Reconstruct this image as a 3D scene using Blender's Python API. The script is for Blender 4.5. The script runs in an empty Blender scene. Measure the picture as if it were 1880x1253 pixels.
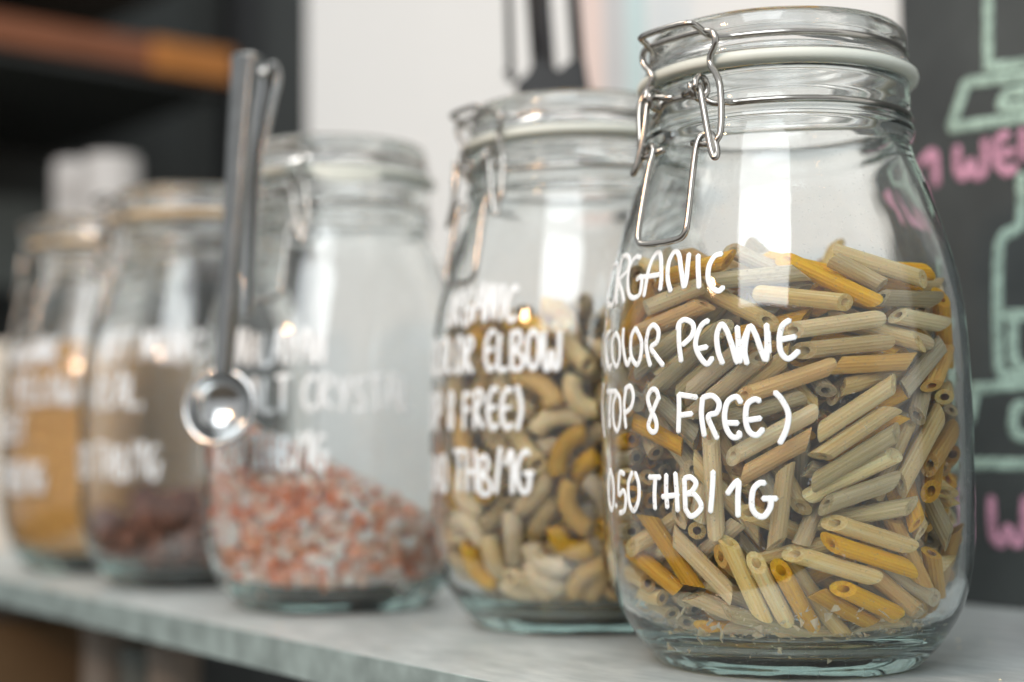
import bpy, bmesh, math, random
import numpy as np
from mathutils import Vector, Matrix, Quaternion
SC = bpy.context.scene
COL = SC.collection
# ------------------------------------------------------------------ camera
cam_d = bpy.data.cameras.new('camera'); cam = bpy.data.objects.new('camera', cam_d); COL.objects.link(cam)
CAMPOS = Vector((0, 0, 0.07696))
cam.matrix_world = Matrix(((0.999937, 0.011250, 0.0, 0.0), (0.000748, -0.066484, -0.997787, 0.0),
                           (-0.011225, 0.997724, -0.066489, 0.07696), (0, 0, 0, 1)))
cam_d.sensor_width = 36; cam_d.lens = 52.59; cam_d.clip_start = 0.01; cam_d.clip_end = 60
cam_d.dof.use_dof = True; cam_d.dof.focus_distance = 0.474; cam_d.dof.aperture_fstop = 3.9
cam_d.dof.aperture_blades = 0
SC.camera = cam
# ------------------------------------------------------------------ light
w = bpy.data.worlds.new('World'); SC.world = w; w.use_nodes = True
bg = w.node_tree.nodes['Background']; bg.inputs[0].default_value = (0.93, 0.95, 0.96, 1); bg.inputs[1].default_value = 0.60
def area(name, loc, target, sx, sy, watts, color):
    l = bpy.data.lights.new(name, 'AREA'); l.shape = 'RECTANGLE'; l.size = sx; l.size_y = sy; l.energy = watts; l.color = color
    o = bpy.data.objects.new(name, l); COL.objects.link(o); o.location = loc
    o.rotation_euler = (Vector(target) - Vector(loc)).to_track_quat('-Z', 'Y').to_euler(); return o
area('window_light', (-.62, -1.25, 1.55), (-.02, .7, .12), 1.35, 1.75, 44, (0.93, 0.975, 1.0))
area('ceiling_light', (-1.3, .9, 2.3), (0, .8, .1), 1.2, .8, 14, (1.0, 0.95, 0.88))
pl = bpy.data.lights.new('warm_bulb', 'POINT'); pl.energy = 7.0; pl.shadow_soft_size = 0.034; pl.color = (1.0, 0.58, 0.30)
po = bpy.data.objects.new('warm_bulb', pl); COL.objects.link(po); po.location = (-0.55, 0.05, 0.42)
SC.view_settings.view_transform = 'Standard'; SC.view_settings.look = 'None'
SC.view_settings.exposure = 0.0; SC.view_settings.gamma = 1.0
cy = SC.cycles
cy.max_bounces = 24; cy.transmission_bounces = 22; cy.glossy_bounces = 8; cy.diffuse_bounces = 3; cy.transparent_max_bounces = 16
cy.use_denoising = True; cy.denoiser = 'OPENIMAGEDENOISE'; cy.sample_clamp_indirect = 18; cy.blur_glossy = 0.6
cy.caustics_refractive = True; cy.caustics_reflective = True; cy.use_adaptive_sampling = False
# ------------------------------------------------------------------ helpers
def link(name, me, parent=None, mat=None, loc=None):
    o = bpy.data.objects.new(name, me); COL.objects.link(o)
    if mat is not None: me.materials.clear(); me.materials.append(mat)
    if parent is not None: o.parent = parent
    if loc is not None: o.location = loc
    return o
def empty(name, loc=(0, 0, 0), rz=0.0):
    o = bpy.data.objects.new(name, None); COL.objects.link(o); o.location = loc; o.rotation_euler = (0, 0, rz)
    o.empty_display_size = .02; return o
def tag(o, label=None, cat=None, group=None, kind=None):
    if label: o['label'] = label
    if cat: o['category'] = cat
    if group: o['group'] = group
    if kind: o['kind'] = kind
    return o
def mesh(name, vs, fs, smooth=False):
    me = bpy.data.meshes.new(name); me.from_pydata([tuple(v) for v in vs], [], fs); me.update()
    if smooth: me.polygons.foreach_set('use_smooth', [True] * len(me.polygons))
    return me
def lathe(name, prof, S=96, closed=True):
    vs, fs, idx = [], [], []
    for r, z in prof:
        if r < 1e-6: idx.append([len(vs)]); vs.append((0, 0, z))
        else:
            idx.append(list(range(len(vs), len(vs) + S)))
            vs += [(r * math.cos(2 * math.pi * i / S), r * math.sin(2 * math.pi * i / S), z) for i in range(S)]
    n = len(prof)
    for k in range(n if closed else n - 1):
        a, b = idx[k], idx[(k + 1) % n]
        if len(a) == 1 and len(b) == 1: continue
        for i in range(S):
            j = (i + 1) % S
            if len(a) == 1: fs.append((a[0], b[j], b[i]))
            elif len(b) == 1: fs.append((a[i], a[j], b[0]))
            else: fs.append((a[i], a[j], b[j], b[i]))
    return mesh(name, vs, fs, True)
def spline(pts, n=8, closed=False):
    P = [Vector(p) for p in pts]; out = []; N = len(P)
    if N < 3 and not closed: return [P[0].lerp(P[-1], i / n) for i in range(n + 1)] if N == 2 else P
    for i in range(N if closed else N - 1):
        g = (lambda k: P[k % N]) if closed else (lambda k: P[max(0, min(N - 1, k))])
        a, b, c, d = g(i - 1), g(i), g(i + 1), g(i + 2)
        for k in range(n):
            t = k / n
            out.append(.5 * ((2 * b) + (c - a) * t + (2 * a - 5 * b + 4 * c - d) * t * t + (3 * b - a - 3 * c + d) * t ** 3))
    if not closed: out.append(P[-1])
    return out
def chaikin(pts, it=3, closed=False, q=.25):
    P = [Vector(p) for p in pts]
    for _ in range(it):
        Q = [] if closed else [P[0]]
        for i in range(len(P) if closed else len(P) - 1):
            a, b = P[i], P[(i + 1) % len(P)]
            if closed or i > 0: Q.append(a.lerp(b, q))
            if closed or i < len(P) - 2: Q.append(a.lerp(b, 1 - q))
        if not closed: Q.append(P[-1])
        P = Q
    return P
def tube(path, r, seg=10, closed=False, caps=True, flat=None, taper=False):
    """sweep; flat=(list of normals, ratio) squashes the section along a normal per point"""
    P = [Vector(p) for p in path]; n = len(P); vs, fs = [], []
    T = []
    for i in range(n):
        a = P[(i - 1) % n] if (closed or i > 0) else P[i]; b = P[(i + 1) % n] if (closed or i < n - 1) else P[i]
        t = (b - a); T.append(t.normalized() if t.length > 1e-9 else Vector((0, 0, 1)))
    N = T[0].orthogonal().normalized(); base = []
    for i in range(n):
        if flat is not None:
            nn = flat[0][i]; N = (nn - T[i] * nn.dot(T[i])).normalized(); k = flat[1]
        else:
            N = (N - T[i] * N.dot(T[i])).normalized(); k = 1
        B = T[i].cross(N); rr = r if not callable(r) else r(i / (n - 1))
        for s in range(seg):
            a = 2 * math.pi * s / seg
            vs.append(P[i] + N * (rr * k * math.cos(a)) + B * (rr * math.sin(a)))
    for i in range(n if closed else n - 1):
        for s in range(seg):
            a, b = i * seg, ((i + 1) % n) * seg
            fs.append((a + s, a + (s + 1) % seg, b + (s + 1) % seg, b + s))
    if not closed and caps:
        for e, sg in ((0, -1), (n - 1, 1)):
            c = len(vs); rr = r if not callable(r) else r(e / (n - 1))
            vs.append(P[e] + T[e] * sg * rr * (.35 if flat is None else .8))
            for s in range(seg):
                q = (e * seg + s, e * seg + (s + 1) % seg, c); fs.append(q if sg > 0 else q[::-1])
    return vs, fs
def join(parts):
    vs, fs = [], []
    for v, f in parts:
        o = len(vs); vs += list(v); fs += [tuple(i + o for i in q) for q in f]
    return vs, fs
def box(cx, cy, cz, sx, sy, sz):
    v = [(cx + a * sx / 2, cy + b * sy / 2, cz + c * sz / 2) for a in (-1, 1) for b in (-1, 1) for c in (-1, 1)]
    f = [(0, 1, 3, 2), (4, 6, 7, 5), (0, 4, 5, 1), (2, 3, 7, 6), (0, 2, 6, 4), (1, 5, 7, 3)]
    return v, f
def bevel(o, wdt, seg=2):
    m = o.modifiers.new('bevel', 'BEVEL'); m.width = wdt; m.segments = seg; m.limit_method = 'ANGLE'; return o
# ------------------------------------------------------------------ materials
def mat(name):
    m = bpy.data.materials.new(name); m.use_nodes = True; nt = m.node_tree
    return m, nt, nt.nodes['Principled BSDF'], nt.nodes['Material Output']
def N(nt, t, **kw):
    n = nt.nodes.new(t)
    for k, v in kw.items(): setattr(n, k, v)
    return n
def coord(nt, scale=(1, 1, 1), out='Object'):
    c = N(nt, 'ShaderNodeTexCoord'); m = N(nt, 'ShaderNodeMapping'); m.inputs['Scale'].default_value = scale
    nt.links.new(c.outputs[out], m.inputs['Vector']); return m.outputs[0]
def noise(nt, vec, scale, detail=3, rough=.5):
    n = N(nt, 'ShaderNodeTexNoise'); n.inputs['Scale'].default_value = scale; n.inputs['Detail'].default_value = detail
    n.inputs['Roughness'].default_value = rough; nt.links.new(vec, n.inputs['Vector']); return n.outputs['Fac']
def ramp(nt, fac, stops):
    r = N(nt, 'ShaderNodeValToRGB'); e = r.color_ramp.elements
    while len(e) < len(stops): e.new(.5)
    for i, (p, c) in enumerate(stops): e[i].position = p; e[i].color = (*c, 1) if len(c) == 3 else c
    nt.links.new(fac, r.inputs[0]); return r.outputs[0]
def bump(nt, bsdf, fac, strength, dist):
    b = N(nt, 'ShaderNodeBump'); b.inputs['Strength'].default_value = strength; b.inputs['Distance'].default_value = dist
    nt.links.new(fac, b.inputs['Height']); nt.links.new(b.outputs[0], bsdf.inputs['Normal'])
def simple(name, col, rough=.5, metal=0.0, var=.12, scale=30, bmp=0.0, spec=.5):
    m, nt, b, o = mat(name); v = coord(nt); f = noise(nt, v, scale, 4)
    c2 = tuple(min(1, x * (1 + var)) for x in col); c1 = tuple(x * (1 - var) for x in col)
    nt.links.new(ramp(nt, f, [(.3, c1), (.7, c2)]), b.inputs['Base Color'])
    b.inputs['Roughness'].default_value = rough; b.inputs['Metallic'].default_value = metal; b.inputs['Specular IOR Level'].default_value = spec
    if bmp: bump(nt, b, f, bmp, .001)
    return m
def glass_mat(name, density, dust, wav=.25):
    m, nt, b, out = mat(name); nt.nodes.remove(b)
    g = N(nt, 'ShaderNodeBsdfGlass'); g.inputs['IOR'].default_value = 1.5; g.inputs['Roughness'].default_value = 0.0
    g.inputs['Color'].default_value = (.997, .998, .997, 1)
    v = coord(nt, (1, 1, .45)); n1 = noise(nt, v, 38, 2)
    bp = N(nt, 'ShaderNodeBump'); bp.inputs['Strength'].default_value = wav; bp.inputs['Distance'].default_value = .0012
    nt.links.new(n1, bp.inputs['Height']); nt.links.new(bp.outputs[0], g.inputs['Normal'])
    d = N(nt, 'ShaderNodeBsdfDiffuse'); d.inputs['Color'].default_value = (.8, .82, .8, 1)
    v2 = coord(nt); n2 = noise(nt, v2, 900, 1); spk = ramp(nt, n2, [(.70, (0, 0, 0)), (.74, (1, 1, 1))])
    n3 = noise(nt, v2, 22, 4, .7); sm = ramp(nt, n3, [(.42, (0, 0, 0)), (.75, (1, 1, 1))])
    mth = N(nt, 'ShaderNodeMath', operation='MULTIPLY_ADD'); nt.links.new(sm, mth.inputs[0]); mth.inputs[1].default_value = dust * .35
    m2 = N(nt, 'ShaderNodeMath', operation='MULTIPLY'); nt.links.new(spk, m2.inputs[0]); m2.inputs[1].default_value = dust * 3
    nt.links.new(m2.outputs[0], mth.inputs[2])
    mix = N(nt, 'ShaderNodeMixShader'); nt.links.new(mth.outputs[0], mix.inputs[0])
    nt.links.new(g.outputs[0], mix.inputs[1]); nt.links.new(d.outputs[0], mix.inputs[2]); nt.links.new(mix.outputs[0], out.inputs['Surface'])
    a = N(nt, 'ShaderNodeVolumeAbsorption'); a.inputs['Color'].default_value = (.22, .80, .74, 1); a.inputs['Density'].default_value = density
    nt.links.new(a.outputs[0], out.inputs['Volume'])
    return m
M = {}
M['glass'] = glass_mat('jar_glass', 6.5, .06)
M['lidglass'] = glass_mat('lid_glass', .5, .04, .22)
M['wire'] = simple('steel_wire', (.46, .44, .41), .2, 1.0, .08, 400)
M['gasket'] = simple('white_rubber', (.70, .73, .66), .45, 0, .05, 60)
M['gasket_tan'] = simple('tan_rubber', (.62, .45, .26), .5, 0, .08, 60)
m, nt, b, out = mat('white_marker_paint'); v = coord(nt); f = noise(nt, v, 420, 3, .7)
b.inputs['Base Color'].default_value = (.90, .93, .94, 1); b.inputs['Roughness'].default_value = .4
nt.links.new(ramp(nt, f, [(.28, (.55,) * 3), (.42, (1, 1, 1))]), b.inputs['Alpha']); bump(nt, b, f, .3, .0003); M['paint'] = m
M['chalk'] = simple('green_chalk_paint', (.43, .58, .49), .8, 0, .3, 220)
M['pink'] = simple('pink_chalk_paint', (.66, .33, .45), .8, 0, .3, 220)
for k in ('chalk', 'pink'):
    nt = M[k].node_tree; f = noise(nt, coord(nt), 700, 3, .7); nt.links.new(ramp(nt, f, [(.34, (.1,) * 3), (.50, (1, 1, 1))]), nt.nodes['Principled BSDF'].inputs['Alpha'])
def pasta(name, col, lite):
    m, nt, b, o = mat(name)
    v = coord(nt, (900, 900, 18)); f = noise(nt, v, 1.0, 3, .6)
    v2 = coord(nt); f2 = noise(nt, v2, 160, 3)
    oi = N(nt, 'ShaderNodeObjectInfo')
    c1 = ramp(nt, f, [(.35, col), (.68, lite)])
    hs = N(nt, 'ShaderNodeHueSaturation')
    mr = N(nt, 'ShaderNodeMapRange'); nt.links.new(oi.outputs['Random'], mr.inputs[0]); mr.inputs[3].default_value = .62; mr.inputs[4].default_value = 1.1
    nt.links.new(c1, hs.inputs['Color']); nt.links.new(mr.outputs[0], hs.inputs['Value'])
    wn = N(nt, 'ShaderNodeTexWhiteNoise', noise_dimensions='1D'); nt.links.new(oi.outputs['Random'], wn.inputs['W'])
    mr2 = N(nt, 'ShaderNodeMapRange'); nt.links.new(wn.outputs['Value'], mr2.inputs[0]); mr2.inputs[3].default_value = .75; mr2.inputs[4].default_value = 1.2
    nt.links.new(mr2.outputs[0], hs.inputs['Saturation'])
    nt.links.new(hs.outputs[0], b.inputs['Base Color']); b.inputs['Roughness'].default_value = .5
    b.inputs['Specular IOR Level'].default_value = .35
    b.inputs['Transmission Weight'].default_value = 0.0
    b.inputs['Subsurface Weight'].default_value = .5; b.inputs['Subsurface Radius'].default_value = (1, .6, .3); b.inputs['Subsurface Scale'].default_value = .0022
    ad = N(nt, 'ShaderNodeMath', operation='ADD'); nt.links.new(f, ad.inputs[0]); nt.links.new(f2, ad.inputs[1])
    bump(nt, b, ad.outputs[0], .35, .0003)
    return m
PAS = [pasta('ochre_pasta', (.78, .38, .02), (.92, .56, .08)), pasta('cream_pasta', (.82, .58, .25), (.95, .79, .46)),
       pasta('grey_green_pasta', (.46, .38, .20), (.70, .60, .38))]
def grains(name, stops, rough=.5, sss=0.0):
    m, nt, b, o = mat(name); g = N(nt, 'ShaderNodeNewGeometry')
    v = coord(nt); f = noise(nt, v, 500, 2)
    mx = N(nt, 'ShaderNodeMath', operation='MULTIPLY_ADD'); nt.links.new(f, mx.inputs[0]); mx.inputs[1].default_value = .25
    nt.links.new(g.outputs['Random Per Island'], mx.inputs[2])
    nt.links.new(ramp(nt, mx.outputs[0], stops), b.inputs['Base Color']); b.inputs['Roughness'].default_value = rough
    if sss: b.inputs['Subsurface Weight'].default_value = sss; b.inputs['Subsurface Scale'].default_value = .003
    return m
M['salt'] = grains('pink_salt', [(.28, (.98, .93, .89)), (.5, (.97, .76, .65)), (.78, (.94, .50, .33)), (1.0, (.86, .28, .13))], .35, .2)
M['millet'] = grains('golden_grain', [(.1, (.84, .50, .13)), (.6, (.70, .36, .07)), (1, (.90, .62, .24))], .5)
ELB = [pasta('ochre_elbow', (.74, .38, .02), (.88, .56, .08)), pasta('tan_elbow', (.74, .54, .27), (.90, .74, .46)), pasta('brown_grey_elbow', (.34, .24, .11), (.50, .40, .23))]
M['lump'] = simple('dark_pink_mineral', (.19, .075, .045), .6, 0, .6, 90, .4, .25)
# lettering traced round the nearest jar (degrees, mm); board strokes (mm)
S1 = [[(-70.5,137.6),(-82.4,137.7),(-82.4,133.4),(-82.4,128.2),(-69.6,122.9),(-66.3,124.5),(-66.3,130.7),(-69.1,137.0)],[(-66.1,138.9),(-64.9,132.7),(-64.6,126.8),(-63.1,122.9)],[(-66.2,139.2),(-61.6,139.4),(-58.2,137.3),(-58.5,133.6),(-63.3,130.8),(-59.8,126.7),(-57.5,123.2)],[(-51.0,137.3),(-54.2,137.9),(-56.9,135.1),(-56.5,129.7),(-54.6,125.3),(-51.6,123.8),(-48.7,124.4),(-48.0,126.7),(-48.4,130.5),(-50.9,129.9)],[(-46.1,123.9),(-45.6,129.3),(-44.6,135.4),(-42.2,138.2),(-40.4,136.1),(-39.0,129.9),(-39.0,125.3)],[(-49.7,130.4),(-42.9,130.3),(-39.1,130.5)],[(-34.7,124.5),(-36.3,128.9),(-36.5,134.5),(-34.7,137.6),(-32.7,135.8),(-31.0,130.0),(-29.8,125.5),(-29.1,129.0),(-29.1,136.2)],[(-25.7,135.5),(-24.6,124.9)],[(-17.8,135.3),(-20.0,134.7),(-21.6,131.6),(-21.7,127.6),(-20.5,124.8),(-18.3,123.3),(-16.8,124.4)],[(-83.1,114.1),(-82.9,108.9),(-82.8,102.9)],[(-67.9,113.9),(-73.4,111.6),(-71.7,105.6),(-66.9,101.1),(-65.2,102.3)],[(-61.7,112.8),(-64.7,110.6),(-63.8,104.3),(-60.4,101.4),(-58.3,104.8),(-58.9,110.1),(-61.7,112.8)],[(-56.5,113.8),(-56.4,109.1),(-54.8,103.7),(-53.1,101.6),(-51.9,103.6)],[(-49.3,113.5),(-51.4,110.8),(-51.3,104.7),(-48.1,101.3),(-46.3,104.4),(-46.2,109.2),(-49.3,113.5)],[(-43.0,112.6),(-43.9,108.3),(-43.1,103.9),(-41.9,100.8)],[(-43.0,112.6),(-41.0,113.9),(-38.8,111.9),(-39.2,108.4),(-41.7,106.6),(-39.5,103.7),(-36.7,100.6)],[(-31.0,113.4),(-30.9,107.5),(-30.1,101.6)],[(-31.4,111.8),(-31.0,113.8),(-28.9,114.8),(-26.2,113.1),(-26.5,109.6),(-29.6,106.8)],[(-21.3,114.0),(-23.2,112.9),(-24.7,109.9),(-25.3,106.4),(-24.0,102.9),(-21.7,100.3),(-20.0,102.1)],[(-25.2,105.1),(-21.7,105.7)],[(-16.9,100.3),(-18.2,104.2),(-18.6,109.2),(-17.3,112.6),(-15.8,111.0),(-14.3,106.7),(-12.6,100.5),(-12.2,105.8),(-12.5,111.6)],[(-9.8,100.0),(-10.4,104.6),(-9.0,111.6),(-7.3,109.1),(-5.9,104.5),(-4.5,101.0),(-4.0,106.3),(-4.1,112.0)],[(-11.9,100.5),(-11.1,105.8),(-9.0,111.6)],[(-3.8,109.7),(-3.6,103.3)],[(2.4,113.2),(0.3,111.5),(-0.6,107.4),(-0.2,103.2),(1.8,101.2),(4.6,103.5)],[(-0.1,107.2),(3.8,108.0)],[(-74.6,96.0),(-77.8,91.0),(-76.1,84.6),(-72.5,78.1)],[(-69.0,93.2),(-60.3,93.1)],[(-65.0,92.6),(-66.2,86.5),(-65.7,81.1)],[(-59.9,92.5),(-62.8,88.5),(-62.3,82.3),(-59.5,79.8),(-57.4,84.2),(-57.7,90.3),(-59.9,92.5)],[(-53.8,93.8),(-55.0,88.2),(-53.9,80.8)],[(-54.6,93.5),(-51.4,94.4),(-49.8,91.3),(-50.8,87.7),(-53.9,85.8)],[(-38.3,89.7),(-39.3,92.5),(-41.3,92.8),(-42.9,90.3),(-41.8,86.7),(-39.6,83.1),(-39.4,80.0),(-41.1,79.2),(-42.7,81.2),(-41.3,84.7),(-39.8,87.8),(-38.3,90.5)],[(-30.9,91.0),(-30.9,85.6),(-31.2,79.1)],[(-30.9,91.0),(-25.0,89.9)],[(-30.9,84.3),(-26.6,84.8)],[(-23.1,89.7),(-23.5,84.3),(-22.7,77.8)],[(-23.1,89.7),(-20.2,90.3),(-18.1,88.0),(-18.8,85.0),(-21.4,83.9),(-20.0,79.7),(-18.8,77.0)],[(-11.7,88.0),(-13.0,89.8),(-15.5,88.3),(-16.5,84.2),(-16.0,80.0),(-14.3,77.3),(-12.4,77.5),(-12.4,78.8)],[(-15.6,81.7),(-12.7,81.6)],[(-6.4,88.3),(-7.9,88.9),(-10.0,87.1),(-10.4,82.2),(-9.4,78.8),(-7.4,77.8),(-5.7,79.6)],[(-9.4,82.5),(-6.3,83.0)],[(-2.1,90.9),(-0.2,88.4),(1.4,84.2),(0.7,79.4),(-1.1,75.3)],[(-65.9,66.9),(-68.4,61.7),(-67.7,55.6),(-65.4,53.2),(-63.4,56.5),(-63.4,62.7),(-65.9,66.9)],[(-61.5,55.2),(-61.4,54.4)],[(-55.3,65.5),(-58.5,65.6),(-59.2,58.7),(-56.0,60.0),(-54.7,57.3),(-55.7,53.6),(-59.0,52.5)],[(-50.7,66.1),(-53.0,62.1),(-52.6,56.1),(-50.4,53.6),(-47.8,57.1),(-47.5,62.2),(-49.1,66.0)],[(-42.7,64.7),(-38.2,64.7)],[(-40.1,64.7),(-40.6,59.2),(-40.5,54.6)],[(-35.8,65.5),(-36.0,60.5),(-35.7,55.1)],[(-37.5,58.5),(-31.6,59.2)],[(-32.5,66.0),(-32.2,60.6),(-32.0,54.2)],[(-29.4,64.4),(-29.3,54.9)],[(-29.4,64.4),(-27.3,64.8),(-25.6,62.9),(-27.1,60.3),(-29.1,59.5),(-26.3,59.5),(-24.1,56.1),(-25.3,53.8),(-27.7,52.6),(-29.3,54.9)],[(-20.2,66.6),(-20.6,60.7),(-21.3,54.1)],[(-16.1,59.8),(-13.0,63.8),(-13.1,58.9),(-13.2,52.9)],[(-5.5,63.0),(-7.0,63.0),(-8.8,60.8),(-9.2,55.9),(-7.9,53.3),(-5.9,52.9),(-4.2,55.5),(-3.9,58.1)],[(-6.1,58.3),(-2.4,58.3)]]
BOARD_G = [[(103.4,280.1),(102.2,248.4),(105.4,244.1),(138.8,240.9)],[(90.0,240.0),(138.6,234.4)],[(90.0,240.0),(80.5,220.4)],[(80.5,220.4),(137.9,217.2)],[(111.5,230.7),(109.6,224.6),(138.1,222.7)],[(111.5,230.7),(138.3,228.9)],[(117.2,192.3),(115.9,171.1),(107.0,166.2),(103.9,155.1),(102.4,115.0),(105.3,104.2),(123.4,102.1)],[(107.1,130.7),(124.5,129.4)],[(110.9,129.1),(110.9,109.2),(123.4,103.4)],[(87.8,98.1),(123.3,99.8)],[(89.3,96.7),(85.6,83.3)],[(114.6,90.0),(110.1,88.1),(109.7,77.6),(122.4,76.2)],[(84.9,64.3),(121.9,63.9)]]
BOARD_P = [[(63.0,206.2),(70.4,210.2),(71.2,195.2)],[(83.7,210.3),(83.7,200.0),(87.0,196.6),(91.1,202.5),(92.6,196.5),(97.7,197.1),(99.1,211.4)],[(110.7,212.2),(105.7,210.2),(104.6,201.8),(109.3,195.4),(114.2,196.7)],[(106.3,203.7),(113.7,203.9)],[(118.8,212.3),(118.8,199.6)],[(96.2,48.4),(96.4,32.5),(100.9,28.7),(104.2,35.4),(107.8,29.1),(111.7,31.8),(113.9,48.8)],[(122.8,50.3),(117.6,48.9),(116.2,32.0),(122.1,31.0)],[(117.3,40.5),(121.7,41.3)]]
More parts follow.
